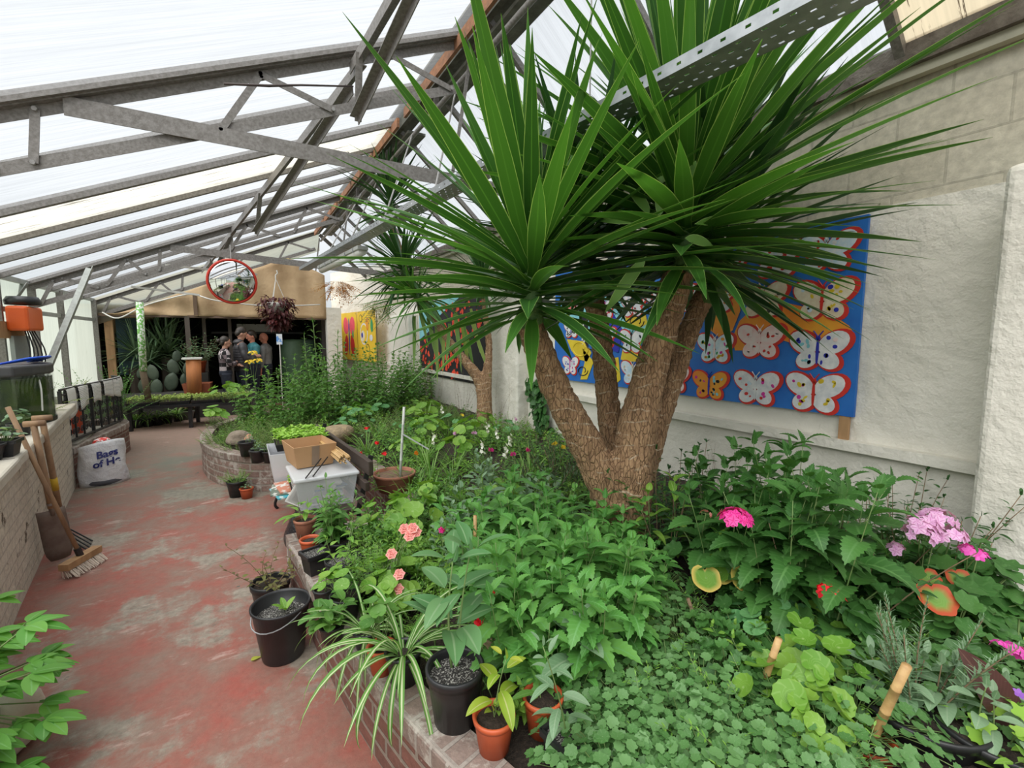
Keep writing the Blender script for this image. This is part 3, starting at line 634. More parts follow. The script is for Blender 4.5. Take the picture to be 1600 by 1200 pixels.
for i in range(6):
    j = 2+i*3; p = RL[j]; q = RL[min(j+3, len(RL)-1)]; d2 = (q-p)*.9; nn = nrm(np.array([d2[1], -d2[0], 0]))*1.0
    wd = (.8,.8,.85,1.05,1.1,1.3)[i]; dr = (.36,.32,.30,.26,.28,.22)[i]
    def fpap(u, v):
        s_ = (v-.5)*2; arc = .02; off = arc*math.tanh(s_*6)+.012*math.sin(3*u+i)*abs(s_); z = 1.105-abs(s_)**1.1*dr*(.9+.1*math.cos(2.5*u+i))
        c_ = p+d2*wd*u; return (c_[0]+nn[0]*off, c_[1]+nn[1]*off, z)
    o = cloth('newspaper', fpap, 8, 14, npl[i], NEWS if i != 0 else PAPER, 'newspaper', .003); o['group'] = 'newspapers hung over the railing'
# ================================================================ YUCCA TREES
m, t, b, oo = base_mat('yucca_bark')
col = ramp(t, noise(t, 26, 9, .8, st=(1,1,.3)), [(.3, (.15,.085,.045)), (.5, (.40,.24,.13)), (.7, (.56,.37,.21))])
v_ = N(t, 'TexVoronoi', Scale=55.0); mp = N(t, 'Mapping'); mp.inputs['Scale'].default_value = (1,1,.30); t.links.new(N(t,'TexCoord').outputs['Object'], mp.inputs[0]); t.links.new(mp.outputs[0], v_.inputs['Vector']); v_.feature='DISTANCE_TO_EDGE'
crk = ramp(t, v_.outputs[0], [(.0, (.55,.5,.46)), (.10, (1,1,1))]); col = mixc(t, .8, col, crk, 'MULTIPLY')
w_ = N(t, 'TexWave', Scale=5.0, Distortion=7.0, Detail=3.0); w_.bands_direction='Z'; t.links.new(N(t,'TexCoord').outputs['Object'], w_.inputs['Vector'])
wm = mixc(t, 1.0, ramp(t, w_.outputs['Fac'], [(.95, (0,0,0)), (.99, (1,1,1))]), ramp(t, noise(t, 9), [(.48, (0,0,0)), (.6, (1,1,1))]), 'MULTIPLY'); col = mixc(t, wm, col, (.60,.47,.33))
t.links.new(col, b.inputs['Base Color']); b.inputs['Roughness'].default_value = .85
hh = N(t, 'Math', operation='MULTIPLY_ADD'); t.links.new(crk, hh.inputs[0]); hh.inputs[1].default_value=.6; t.links.new(noise(t, 28, 8, .7, st=(1,1,.3)), hh.inputs[2]); bumpn(t, b, hh.outputs[0], .9, .03)
BARK = m
def crown(base, axis, stem, n, L, W, seed, mats, parent, th=(6, 112), name='leaf_crown', droopb=.25, n_rows=9, bias=1.0, lowdroop=.5):
    rg = random.Random(seed); ax = nrm(axis); x = nrm(np.cross(ax, (0,1,.1))); y = np.cross(ax, x); mb = MB(); b0 = np.array(base, float)
    for i in range(n):
        f = (i+.5)/n                                   # 0 top .. 1 bottom
        pol = math.radians(th[0]+(th[1]-th[0])*f**bias+rg.uniform(-9, 9)); az = i*2.39996+rg.uniform(-.25, .25)
        p = b0+ax*stem*(1-f)**.8+nrm(x*math.cos(az)+y*math.sin(az))*.03
        d = ax*math.cos(pol)+(x*math.cos(az)+y*math.sin(az))*math.sin(pol)
        ll = L*(.72+.35*math.sin(math.pi*min(1, f*1.15)))*rg.uniform(.78, 1.1)
        leaf(mb, p, d, ax, ll, W*rg.uniform(.8, 1.12), 'yucca', n_rows, droopb*rg.uniform(.0, 1.4)+(lowdroop*f*f), .28, 0, twist=rg.uniform(-.35, .35))
    o = mb.build(name, mats, parent, True)
    MB().tube([b0-ax*.10, b0, b0+ax*stem*.6, b0+ax*stem*1.05], [.050, .058, .045, .02], 14).build('crown_stem', GSTEM, parent, True)
    return o
GSTEM = mk('green_leaf_sheath', (.06,.15,.035), (.12,.22,.06), sc=18, rough=.6, bump=.6, bsc=25)
def trunk(parent, limbs, matl=BARK, vox=.014, seed=0):
    mb = MB()
    for pts, rs in limbs:
        P_ = smoothline(pts, 5); R_ = np.interp(np.linspace(0, 1, len(P_)), np.linspace(0, 1, len(rs)), rs)
        rg = random.Random(len(P_)+seed); R_ = [r*(1+rg.uniform(-.05,.05)) for r in R_]
        mb.tube(P_, R_, 18)
    o = mb.build('trunk', matl, parent, True); r = o.modifiers.new('r', 'REMESH'); r.mode='VOXEL'; r.voxel_size=vox; r.use_smooth_shade=True
    s_ = o.modifiers.new('s', 'SMOOTH'); s_.iterations=4
    tx = bpy.data.textures.new('barknoise', 'CLOUDS'); tx.noise_scale=.03; dp = o.modifiers.new('d', 'DISPLACE'); dp.texture=tx; dp.strength=.022; dp.mid_level=.5
    return o
yb = at(978, 850, .44)
yt = thing('yucca_tree', 'big four-trunked yucca tree standing in the near bed in front of the butterfly mural', 'tree', yb)
B_ = lambda px, py, d: pd(px, py, d)-yb
limbs = [([B_(968,870,2.60), B_(960,790,2.60), B_(922,705,2.56), B_(888,645,2.50), B_(855,575,2.45), B_(828,508,2.40)], [.08,.12,.095,.083,.076,.07]),
         ([B_(985,870,2.62), B_(978,790,2.66), B_(958,690,2.75), B_(946,590,2.80), B_(935,500,2.85), B_(918,445,2.88)], [.09,.12,.072,.066,.062,.06]),
         ([B_(978,880,2.60), B_(978,800,2.58), B_(992,690,2.56), B_(1014,590,2.54), B_(1040,500,2.52), B_(1060,425,2.50)], [.09,.13,.11,.088,.083,.08]),
         ([B_(982,870,2.64), B_(990,780,2.66), B_(1026,660,2.72), B_(1058,570,2.78), B_(1083,500,2.82), B_(1104,455,2.84)], [.08,.10,.072,.064,.062,.06])]
trunk(yt, limbs)
crown(B_(832,500,2.40), (-.05,-.02,1), .42, 135, 1.12, .082, 11, L_YUC, yt, (4,106), 'leaf_crown', .16, bias=.85, lowdroop=.25)
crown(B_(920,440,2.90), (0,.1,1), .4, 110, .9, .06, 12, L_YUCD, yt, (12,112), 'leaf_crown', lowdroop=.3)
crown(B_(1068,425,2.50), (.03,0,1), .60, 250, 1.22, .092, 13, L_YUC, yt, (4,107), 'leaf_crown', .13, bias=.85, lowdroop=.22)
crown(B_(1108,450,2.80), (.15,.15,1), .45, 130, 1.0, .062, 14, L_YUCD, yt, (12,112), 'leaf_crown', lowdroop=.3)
YS = leafmat('young_yucca_leaf', (.16,.36,.06), (.22,.42,.10), edge=(.5,.7,.25))
for (px, py, d, dx, dz, L_) in [(1015,335,2.30,-.55,.8,.2),(1030,340,2.28,.05,1,.25),(1075,300,2.26,.25,1,.17),(1085,350,2.25,.9,.15,.35),(1070,372,2.25,.7,-.1,.16),(1000,345,2.28,-.9,.1,.2),(1010,400,2.2,-.6,-.8,.33),(900,340,2.3,-.7,.3,.32)]:
    SH = MB(); leaf(SH, B_(px, py, d), (dx*ca, -dx*sa, dz), (-sa,-ca,.4), L_, .06, 'lance', 8, .4, .2); SH.build('young_shoot', YS, yt, True)
yb2 = at(757, 660, .48)
yt2 = thing('yucca_tree', 'second yucca, forked and leaning, in front of the red and black painting', 'tree', yb2)
D2 = (yb2-Vector((0,0,EYE))).length*.93
B2 = lambda px, py, d=D2: pd(px, py, d)-yb2
trunk(yt2, [([B2(757,680), B2(755,620), B2(748,592), B2(725,562), B2(700,530), B2(680,500), B2(660,468)], [.11,.09,.08,.06,.05,.045,.045]),
            ([B2(760,680), B2(760,600), B2(764,540), B2(758,490), B2(755,450)], [.09,.07,.045,.04,.035]),
            ([B2(660,480), B2(640,440,D2*1.02), B2(628,400,D2*1.03), B2(612,350,D2*1.05)], [.045,.04,.04,.035])], vox=.018)
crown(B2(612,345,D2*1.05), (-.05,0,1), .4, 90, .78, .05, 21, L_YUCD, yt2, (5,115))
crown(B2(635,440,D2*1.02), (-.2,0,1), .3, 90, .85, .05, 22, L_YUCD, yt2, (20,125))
crown(B2(660,475), (-.5,0,.6), .2, 70, .75, .05, 23, L_YUC, yt2, (20,130), lowdroop=1.1)
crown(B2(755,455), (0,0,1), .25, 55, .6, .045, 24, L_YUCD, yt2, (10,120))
dr = MB(); rg = random.Random(3)
for i in range(14):
    px = 650+i*7+rg.uniform(-4,4); leaf(dr, B2(px, 485+rg.uniform(-10,25)), (rg.uniform(-.25,.25), rg.uniform(-.3,0), -1), (-sa,-ca,0), rg.uniform(.5,.85), .05, 'yucca', 8, -.15, .25, 0)
dr.build('drooping_leaves', leafmat('drooping_yucca_leaf', (.12,.28,.05), (.28,.36,.07), edge=(.4,.5,.2)), yt2, True)
# ================================================================ PAINTED BOARDS
BLUE = mk('board_blue_paint', (.012,.12,.46), (.02,.17,.55), sc=3, rough=.55); ORNG = mk('board_orange_paint', (.72,.20,.02), (.78,.36,.03), sc=3)
WHT = mk('board_white_paint', (.80,.80,.80), (.55,.58,.62), sc=14); PRED = mk('board_red_paint', (.62,.03,.02), sc=4); PCYA = mk('board_cyan_paint', (.25,.62,.70), sc=3)
PYEL = mk('board_ochre_paint', (.62,.45,.02), (.72,.55,.04), sc=5); PBLK = mk('board_black_paint', (.015,.015,.02), sc=5); PROY = mk('board_royal_blue', (.02,.03,.42), sc=4)
PMAG = mk('board_magenta', (.62,.03,.32), sc=5); PGRN = mk('board_green', (.05,.38,.14), sc=5); PPNK = mk('pale_pink_wash', (.80,.55,.55), (.78,.72,.70), sc=20); PLBL = mk('pale_blue_wash', (.45,.65,.78), (.75,.78,.80), sc=16)
PCRM = mk('cream_wash', (.78,.74,.58), (.62,.5,.35), sc=10); PBRED = mk('bright_vermilion', (.85,.10,.04), (.70,.05,.03), sc=12)
ALLP = [BLUE, ORNG, WHT, PRED, PCYA, PYEL, PBLK, PROY, PMAG, PGRN, PPNK, PLBL, PCRM, PBRED]
XB = WX-.03                                             # face of the boards
def flat(mb, outline, x, m, th=.0012):                  # outline: (y,z) on a plane facing -x
    n = len(outline); V = [(x, p[0], p[1]) for p in outline]+[(x+th, p[0], p[1]) for p in outline]
    mb.add(V, [tuple(range(n)), tuple(range(n, 2*n))[::-1]]+[(i, n+i, n+(i+1) % n, (i+1) % n) for i in range(n)], None, m)
def ell(cy, cz, a, b, rot=0, n=20): return [(cy+a*math.cos(t)*math.cos(rot)-b*math.sin(t)*math.sin(rot), cz+a*math.cos(t)*math.sin(rot)+b*math.sin(t)*math.cos(rot)) for t in np.linspace(0, 2*math.pi, n, endpoint=False)]
def butterfly(par, y, z, s, wing, spots, body, rg, off=(0,0,0), edge=3):
    mb = MB()
    def wings(k, x, m, dy=0, dz=0):
        for sg in (-1, 1):
            flat(mb, ell(y+sg*.27*s+dy, z+.15*s+dz, .29*s*k, .20*s*k, sg*.55), x, m); flat(mb, ell(y+sg*.19*s+dy, z-.18*s+dz, .21*s*k, .165*s*k, -sg*.5), x+.0001, m)
    wings(1.22, -.0030, edge, -.035*s, -.01*s); wings(1.0, -.0045, wing)
    for sg in (-1, 1):
        for k in range(rg.choice([3, 5, 6])):
            if spots is None: break
            m_ = rg.choice(spots); flat(mb, ell(y+sg*(.12+.30*rg.random())*s, z+(.05+.2*rg.random())*s, rg.uniform(.025,.06)*s, rg.uniform(.02,.05)*s, rg.random()*3, 10), -.006, m_)
            flat(mb, ell(y+sg*(.08+.2*rg.random())*s, z-(.08+.18*rg.random())*s, rg.uniform(.02,.05)*s, rg.uniform(.02,.05)*s, rg.random()*3, 10), -.006, m_)
    flat(mb, ell(y, z-.02*s, .028*s, .26*s), -.0075, body); flat(mb, ell(y, z+.24*s, .045*s, .045*s), -.0075, body)
    for sg in (-1, 1): mb.tube([(-.0075, y, z+.26*s), (-.0075, y+sg*.09*s, z+.38*s)], .004*s/.35, 4, body)
    return mb.build('painted_butterfly', ALLP, par)
bd = thing('butterfly_mural', 'large bright blue board painted with rows of red-edged butterflies, behind the big yucca', 'painting', (XB, 0, 0))
mb = MB(); mb.box((.016, 2.84, 1.79), (.024, 3.06, 1.19)); mb.build('panel', BLUE, bd)
mb = MB(); mb.box((.018, 1.36, 1.12), (.02, .055, .20)); mb.build('batten', PINE, bd)
def by(zx, zy):
    p = atx(840+zx/2.857, 320+zy/2.857, XB-.003); return p.y, p.z
def blobshape(pts, m, x, name):
    mb = MB(); flat(mb, [by(*q) for q in pts], x, m); o = mb.build(name, ALLP, bd); return o
blobshape([(95,330),(445,340),(480,380),(485,560),(390,600),(110,520)][::-1], 4, -.001, 'painted_sky_patch')
blobshape([(900,520),(960,460),(1120,440),(1300,480),(1390,540),(1420,590),(1380,640),(1200,640),(1080,600),(1050,650),(880,650),(870,590)][::-1], 1, -.001, 'painted_orange_cloud')
blobshape([(760,470),(830,420),(880,380),(905,470),(870,560),(820,600),(770,560)][::-1], 1, -.0012, 'painted_orange_cloud')
blobshape([(275,470),(330,470),(380,560),(360,660),(300,640),(270,560)][::-1], 7, -.002, 'painted_blue_patch')
for i, pl in enumerate([[(300,330),(340,370),(420,330),(440,350),(380,400),(290,400)],[(390,500),(480,480),(490,530),(440,560),(400,550)],[(130,600),(210,610),(240,660),(220,700),(180,690),(150,650)],[(200,640),(250,700),(220,780),(190,780),(210,700)],[(380,640),(470,640),(470,700),(400,700),(370,690)],[(310,690),(360,680),(370,780),(350,800),(330,740)]]):
    blobshape(pl[::-1], 5, -.0018, 'painted_ochre_swirl')
rg = random.Random(4)
for (a, c2, r_) in [(190,640,40),(240,620,30),(440,520,35),(330,400,30),(200,740,25)]:
    mb = MB(); mb.tube([(-.002, *by(a+r_*math.cos(q)*(1-q/14), c2+r_*math.sin(q)*(1-q/14))) for q in np.linspace(0, 7, 16)], .006, 4, 5 if a % 20 else 6); mb.build('painted_swirl', ALLP, bd)
mb = MB()
for k in range(12): flat(mb, ell(*by(205+rg.uniform(-12,14), 520+k*9), .012, .012, n=8), -.0022, 2)
flat(mb, [by(*q) for q in [(195,500),(225,510),(225,640),(200,600)][::-1]], -.0019, 6); mb.build('painted_speckled_band', ALLP, bd)
BF = [(1290,180,.36,11,[3,2],11),(1270,425,.38,12,[5,7,11],3),(1250,650,.38,2,[4,7,10],7),(1232,840,.38,2,[5,8,5],3),
      (1065,190,.36,2,[3,10],11),(1003,425,.36,12,[1,6,12],12),(990,610,.36,10,[10,3],10),(972,818,.36,2,[3,1,11,8],2),
      (800,415,.34,2,[3,1,9],3),(790,640,.34,11,[9,5,8,1],10),(765,805,.33,1,[4,9,8,6],7),(850,190,.34,2,[3],3),
      (630,600,.34,2,[9,5,7,1],6),(605,775,.34,10,[8,5],3),(545,440,.33,2,[6,3],6),(640,420,.33,2,[3],3),
      (425,448,.33,2,[10,3],3),(418,610,.33,2,[11,6],6),(424,750,.33,11,[12,2],12),(300,465,.3,2,[8,3],8),(305,592,.3,2,[5,7],3),(300,735,.3,1,[5,9,6],6),
      (155,437,.3,10,[13,3],13),(150,556,.28,2,[6],7),(145,718,.3,2,[8,7],8),(320,330,.3,2,[3],3),(430,330,.3,10,[3],3)]
for zx, zy, s_, wg, sp_, bo in BF:
    y_, z_ = by(zx, zy)
    if z_ > 2.24: z_ = 2.2
    butterfly(bd, min(max(y_, 1.50), 4.2), z_, s_*.86, wg, sp_, bo, rg)
# black and red poppy-like painting
bd2 = thing('flower_painting', 'dark board painted with scarlet flowers under a pale blue sky, behind the second yucca', 'painting', (XB, 0, 0))
y0, y1 = 6.12, 9.0
mb = MB(); mb.box((.016, (y0+y1)/2, 1.64), (.024, y1-y0, 1.40)); mb.build('panel', PBLK, bd2)
mb = MB(); flat(mb, [(y1-.01,1.62),(y1-.01,2.33),(y1-2.0,2.33),(y1-.9,2.0),(y1-.6,1.8)], -.001, 4); mb.build('painted_sky', ALLP, bd2)
rg = random.Random(8)
for k in range(90):
    if k < 50: yy_ = rg.uniform(y0+1.0, y1-.08); zz_ = rg.gauss(1.25, .13)
    else: yy_ = rg.uniform(y0+.1, y1-1.2); zz_ = rg.uniform(1.4, 2.25)
    if not (.98 < zz_ < 2.28): continue
    mb = MB()
    for j in range(3): flat(mb, ell(yy_+rg.uniform(-.04,.04), zz_+rg.uniform(-.04,.04), .045, .03, rg.random()*3, 9), -.002-.0002*j, 13)
    mb.build('painted_flower', ALLP, bd2)
# yellow pair of boards on the far wall
yo = pd(585, 545, 11.0); A_ = pd(585, 520, 10.9); B_2 = pd(533, 520, 11.35)
bd3 = thing('butterfly_painting', 'yellow board with a pink butterfly beside swirling cartoon-like flowers, on the far wall', 'painting', (0, 0, 0))
A0 = Vector((3.03, 12.0, 0)); 
p1 = at(585, 484, 2.33); p2 = at(533, 490, 2.33); dd = (p2-p1); Lb = dd.length; dh = dd.normalized(); nn = Vector((-dh.y, dh.x, 0)); nn = nn if nn.dot(-p1) > 0 else -nn
def yb_(u, z, off): q = p1+dh*(u*Lb)+nn*off; return (q.x, q.y, z)
def yflat(mb, pts, off, m):
    n_ = len(pts); mb.add([yb_(p[0], p[1], off) for p in pts]+[yb_(p[0], p[1], off-.002) for p in pts], [tuple(range(n_)), tuple(range(n_, 2*n_))[::-1]]+[(i,(i+1)%n_,n_+(i+1)%n_,n_+i) for i in range(n_)], None, m)
def yell(cu, cz, a, b, r=0): return [(cu+(a*math.cos(t)*math.cos(r)-b*math.sin(t)*math.sin(r))/Lb, cz+a*math.cos(t)*math.sin(r)+b*math.sin(t)*math.cos(r)) for t in np.linspace(0, 6.283, 16, endpoint=False)]
YEL_ = mk('board_yellow_paint', (.75,.48,.02), (.80,.55,.04), sc=3); AL2 = ALLP+[YEL_, mk('board_coral_pink', (.85,.10,.14), sc=5)]
for u0, u1 in ((0, .485), (.515, 1)):
    mb = MB(); mb.add([yb_(u, z, o_) for o_ in (0, -.02) for u, z in ((u0,1.05),(u1,1.05),(u1,2.33),(u0,2.33))], [(0,1,2,3),(7,6,5,4),(0,4,5,1),(1,5,6,2),(2,6,7,3),(3,7,4,0)], None, 14); mb.build('panel', AL2, bd3)
mb = MB(); k = Lb
for cu, sg in ((.85,1),(.65,-1)): yflat(mb, yell(cu, 1.98, .13*k/1.6, .24, -sg*.25), .003, 15); yflat(mb, yell(cu, 1.45, .10*k/1.6, .28, sg*.2), .003, 3)
yflat(mb, yell(.75, 1.68, .035, .50), .005, 7); yflat(mb, yell(.63, 1.75, .05, .12), .004, 9); mb.build('painted_butterfly', AL2, bd3)
mb = MB()
for cu, cz, a_, b_, m_ in [(.3,1.75,.26,.28,2),(.3,1.75,.22,.24,14),(.2,2.0,.1,.17,1),(.33,1.7,.13,.14,12),(.35,1.72,.06,.07,7),(.08,1.95,.08,.16,9),(.2,1.3,.13,.2,6),(.2,1.3,.115,.18,14),(.38,2.15,.1,.1,6),(.38,2.15,.085,.085,14),(.1,1.65,.1,.08,2)]: yflat(mb, yell(cu, cz, a_, b_), .003+.0006*len(mb.V), m_)
mb.build('painted_flowers', AL2, bd3)
# ================================================================ OVERHEAD THINGS
ty = thing('cable_tray', 'perforated galvanised cable tray running below the roof in front of the big yucca', 'cable tray', (0, 0, 0))
ta, tb = Vector((1.66, .66, 2.70)), Vector((1.50, 2.62, 2.72)); tc_, td = Vector((1.46, 2.66, 2.74)), Vector((1.08, 9.0, 2.84))
def tray(a, b_, par, m=ZINC, w_=.16, h_=.05, pitch=.045):
    d = (b_-a); Lt = d.length; d.normalize(); x = d.cross(Vector((0,0,1))).normalized(); z = x.cross(d)
    n_ = int(Lt/pitch); fx = MB()
    def Q(u, o_, zz): q = a+d*u+x*o_+z*zz; return (q.x, q.y, q.z)
    rows = [-.5,-.40,-.34,-.21,-.15,-.03,.03,.15,.21,.34,.40,.5]                    # narrow strips carry the slots
    for i in range(n_):
        u = i*pitch
        for j in range(len(rows)-1):
            o0, o1 = rows[j]*w_, rows[j+1]*w_
            seg_ = [(0, .3), (.3, .72), (.72, 1)] if j in (1, 3, 5, 7, 9) else [(0, 1)]
            for (s0, s1) in seg_:
                if j in (1, 3, 5, 7, 9) and s0 == .3:
                    # a slot: leave a hole, keep rims
                    if (i+j//2) % 2: continue
                fx.add([Q(u+s0*pitch, o0, 0), Q(u+s1*pitch, o0, 0), Q(u+s1*pitch, o1, 0), Q(u+s0*pitch, o1, 0)], [(0,1,2,3)])
        for sg in (-1, 1):
            for (s0, s1, z0, z1) in ([(0,1,0,1)] if i % 2 else [(0,1,0,.4),(0,.3,.4,.62),(.75,1,.4,.62),(0,1,.62,1)]):
                fx.add([Q(u+s0*pitch, sg*w_/2, z0*h_), Q(u+s1*pitch, sg*w_/2, z0*h_), Q(u+s1*pitch, sg*w_/2, z1*h_), Q(u+s0*pitch, sg*w_/2, z1*h_)], [(0,1,2,3)])
            fx.add([Q(u, sg*w_/2, h_), Q(u+pitch, sg*w_/2, h_), Q(u+pitch, sg*(w_/2-.012), h_), Q(u, sg*(w_/2-.012), h_)], [(0,1,2,3)])
    o = fx.build('tray_section', m, par); s_ = o.modifiers.new('s', 'SOLIDIFY'); s_.thickness = .002
tray(ta, tb, ty); tray(tc_, td, ty)
for f_ in (.08, .62): q = ta+(tb-ta)*f_; MB().tube([q+Vector((.0,0,.0)), Vector((q.x, q.y, roofz(q.x)-.02))], .004, 6).build('hanger_rod', STEEL2, ty)
for f_ in (.15, .35, .55, .75): q = tc_+(td-tc_)*f_; MB().tube([q, Vector((RXG-.02, q.y+.5, RZG-.3))], .009, 6).build('hanger_rod', STEEL2, ty)
PCOVER = mk('frosted_lamp_cover', (.72,.72,.68), (.62,.62,.58), sc=3, rough=.3); GREYP = mk('grey_plastic', (.45,.46,.44), sc=4)
lf = thing('strip_light', 'long weatherproof fluorescent strip light slung under the cable tray', 'light', (0,0,0))
la = tc_+(td-tc_)*.46+Vector((.02,0,-.085)); lb = tc_+(td-tc_)*.80+Vector((.02,0,-.085)); dl = (lb-la).normalized()
o = MB().bar(la, lb, .13, .05).build('housing', GREYP, lf); bv=o.modifiers.new('b','BEVEL'); bv.width=.012; bv.segments=3
o = MB().tube([la+Vector((0,.03,-.035)), lb+Vector((0,-.03,-.035))], .05, 16).build('diffuser', PCOVER, lf, True)
for k in range(6): q = la+(lb-la)*(k+.5)/6; MB().box(q+Vector((-.066,0,-.012)), (.01,.025,.05)).build('clip', ZINC, lf)
# second smaller rails at the far end
for (p, q, lab) in [((258,414),(402,429),'slotted white rail holding the round mirror'),((205,448),(312,461),'pale metal tray under the far rafters')]:
    o = MB().bar(aty(*p, 9.3), aty(*q, 9.3), .05, .03).build('slotted_rail', WHITEP); tag(o, lab, 'rail')
mr = thing('convex_mirror', 'round convex safety mirror with a red rim hanging below the second truss', 'mirror', aty(363, 440, 8.9))
ML = m_ = mk('mirror_glass', (.9,.9,.9), (.9,.9,.9), rough=.04, metal=1.0)
fd = (Vector((0,0,EYE))-mr.location).normalized(); az_ = math.atan2(fd.y, fd.x); Rm = Euler((0, math.pi/2+.12, az_), 'XYZ').to_matrix()
def rotpts(mb): 
    for i in range(len(mb.V)): mb.V[i] = mb.V[i]@np.array(Rm).T
    return mb
Rr = .34
q = MB().lathe([(.001,.075)]+[(Rr*s_, .075*(1-s_*s_)) for s_ in (.15,.3,.45,.6,.75,.9,1)]+[(Rr,-.02),(.001,-.02)], seg=40); rotpts(q).build('mirror_face', ML, mr, True)
q = MB().lathe([(Rr-.008,-.03),(Rr+.018,-.03),(Rr+.022,.0),(Rr+.012,.018),(Rr-.012,.012)], seg=40); rotpts(q).build('rim', mk('red_rim', (.62,.04,.02), sc=3, rough=.4), mr, True)
MB().tube([(0,0,Rr), (0,.05,Rr+.25)], .01, 6).build('bracket', STEEL2, mr)
# hanging basket of burgundy foliage
hb = thing('hanging_basket', 'hanging white basket overflowing with burgundy foliage under the second truss', 'hanging plant', aty(433, 478, 8.6))
MB().lathe([(.001,-.12),(.09,-.10),(.14,.0),(.15,.05),(.14,.05),(.001,.03)], seg=20).build('basket', WHITEP, hb, True)
for a in (0, 2.1, 4.2): MB().tube([(.14*math.cos(a),.14*math.sin(a),.05),(0,0,.44)], .005, 5).build('hanger_cord', WHITEP, hb)
MB().tube([(0,0,.43),(0,0,.50),(.03,0,.53),(.02,0,.58)], .010, 6).build('hook', WHITEP, hb)
q = MB(); rg = random.Random(6)
for i in range(620):
    a = rg.uniform(0, 6.28); r = rg.uniform(.05,.27); z = rg.uniform(-.36, .14); r *= 1-max(0,-z-.1)*1.6
    leaf(q, (r*math.cos(a), r*math.sin(a), z), sph(a, rg.uniform(-1.2,.5)), UP, .10, .045, 'lance', 4, .6)
q.build('foliage', L_RED, hb)
o = MB().tube([aty(350,131,3.7), aty(420,134,3.75), aty(470,133,3.8), aty(552,135,3.85)], [.007,.009,.007,.006], 6).build('bamboo_stick', mk('dark_stick', (.07,.05,.045)), smooth=True); tag(o, 'thin dark stick laid across the nearest roof truss', 'stick')
wp = [aty(160,488,11.9), aty(185,497,11.5), aty(225,478,11), aty(262,467,10.6), aty(300,460,10.2), aty(340,470,10.0), aty(420,478,10), aty(500,476,10.6)]
o = MB().tube(smoothline(wp,5), .012, 6).build('electric_cable', WHITEP, smooth=True); tag(o, 'white cable looped with small bulbs across the far opening', 'cable')
o = MB().tube([aty(218,472,10.2), aty(224,580,10.2)], .055, 10).build('mosaic_post', mk('green_white_mosaic', (.16,.42,.08), (.78,.80,.74), sc=26, rough=.5, lo=.48, hi=.55), smooth=True); tag(o, 'green and white mosaic wrapped post at the far left', 'post')
o = MB().tube([aty(223,578,10.2), aty(232,625,10.15)], .05, 8).build('post_stump', mk('old_bark', (.12,.085,.05), sc=12, rough=.9, bump=.5), smooth=True); tag(o, 'crooked brown log stub below the mosaic post', 'post')
for px, lab in ((292,'brown steel column left of the people, under the tan cloth'),(318,'dark narrow column behind the bushy shrub'),(358,'dark column behind the people')):
    q = aty(px, 497, 12.45 if px < 300 else 12.9); o = MB().box((q.x, q.y, 1.06), (.09 if px<300 else .07,.08,2.12)).build('steel_column', mk('brown_column', (.09,.07,.055))); tag(o, lab, 'column')
q = aty(305, 480, 12.3); MBo = MB().box((q.x, q.y+.05, 2.36), (.07,.06,.44)).build('steel_post', mk('brown_post_short', (.16,.10,.06))); tag(MBo, 'short brown post standing on the rail over the tan cloth', 'post')
# things on the left: props, orange box on a board, cables
MB_ = MB(); q = aty(18, 512, 7.9)
ob = thing('junction_board', 'timber board on the left wall with a bright orange box and hanging black cables', 'wiring board', (LX+.12, 7.95, 1.9))
MB().box((0,-.15,-.14),(.05,1.15,.2)).build('board', PINE, ob)
o = MB().box((.12,.14,.0),(.2,.52,.30)).build('orange_cover', mk('bright_orange_plastic', (.82,.14,.02), (.75,.11,.02), sc=3, rough=.4), ob); bv=o.modifiers.new('b','BEVEL'); bv.width=.03; bv.segments=2
MB().lathe([(.001,0),(.16,0),(.17,.05),(.14,.1),(.001,.11)], (.12,.12,.17), 20).build('black_transformer', BLACKP, ob, True)
MB().box((.03,.22,-.42),(.04,.5,.42)).build('grey_panel', mk('grey_wiring_panel', (.30,.33,.32)), ob)
for i in range(5): MB().tube(smoothline([(.14,.02+.07*i,-.14),(.17+.02*i,.0+.06*i,-.45),(.12,-.22+.14*i,-.78),(.1,-.15+.12*i,-1.0)],4), .008, 5).build('cable', BLACKP, ob, True)
# ================================================================ AQUARIUM
ac = at(52, 672, .94); ac = Vector((-1.58, 5.28, .9375))
aq = thing('aquarium', 'bow-fronted aquarium with a dark lid and murky green water on the painted wall', 'aquarium', ac, math.atan2(1.52,-.18)-math.pi/2)
def bow(w_, d_, n_=12): return [(-.0+d_*.55*math.sin(math.pi*k/n_)+.0, -w_/2+w_*k/n_) for k in range(n_+1)]+[(-d_, w_/2), (-d_, -w_/2)]
def bowprism(pts, z0, z1, name, matl, par, m=0):
    mb = MB(); mb.prism(pts, lambda p: (p[0], p[1], z0), lambda p: (p[0], p[1], z1)); return mb.build(name, matl, par)
o1 = bow(.90,.30); gm, t, b, oo = base_mat('aquarium_glass'); b.inputs['Base Color'].default_value=(.05,.08,.05,1); b.inputs['Roughness'].default_value=.03; b.inputs['Alpha'].default_value=.15; GLASS = gm
WAT = mk('murky_water', (.02,.035,.012), (.10,.16,.02), sc=5, rough=.1, alpha=.78, lo=.45, hi=.75)
aq.location = (-1.60, 5.62, .9375)
bowprism(o1, 0, .035, 'base_trim', BLACKP, aq); bowprism(o1, .035, .44, 'glass_tank', GLASS, aq); bowprism([(p[0]*.95, p[1]*.96) for p in o1], .04, .40, 'water', WAT, aq)
q = bowprism([(p[0]*1.03, p[1]*1.03) for p in o1], .42, .51, 'lid', mk('charcoal_plastic', (.055,.055,.06), (.075,.075,.08), sc=3, rough=.45), aq); bv=q.modifiers.new('b','BEVEL'); bv.width=.02; bv.segments=3
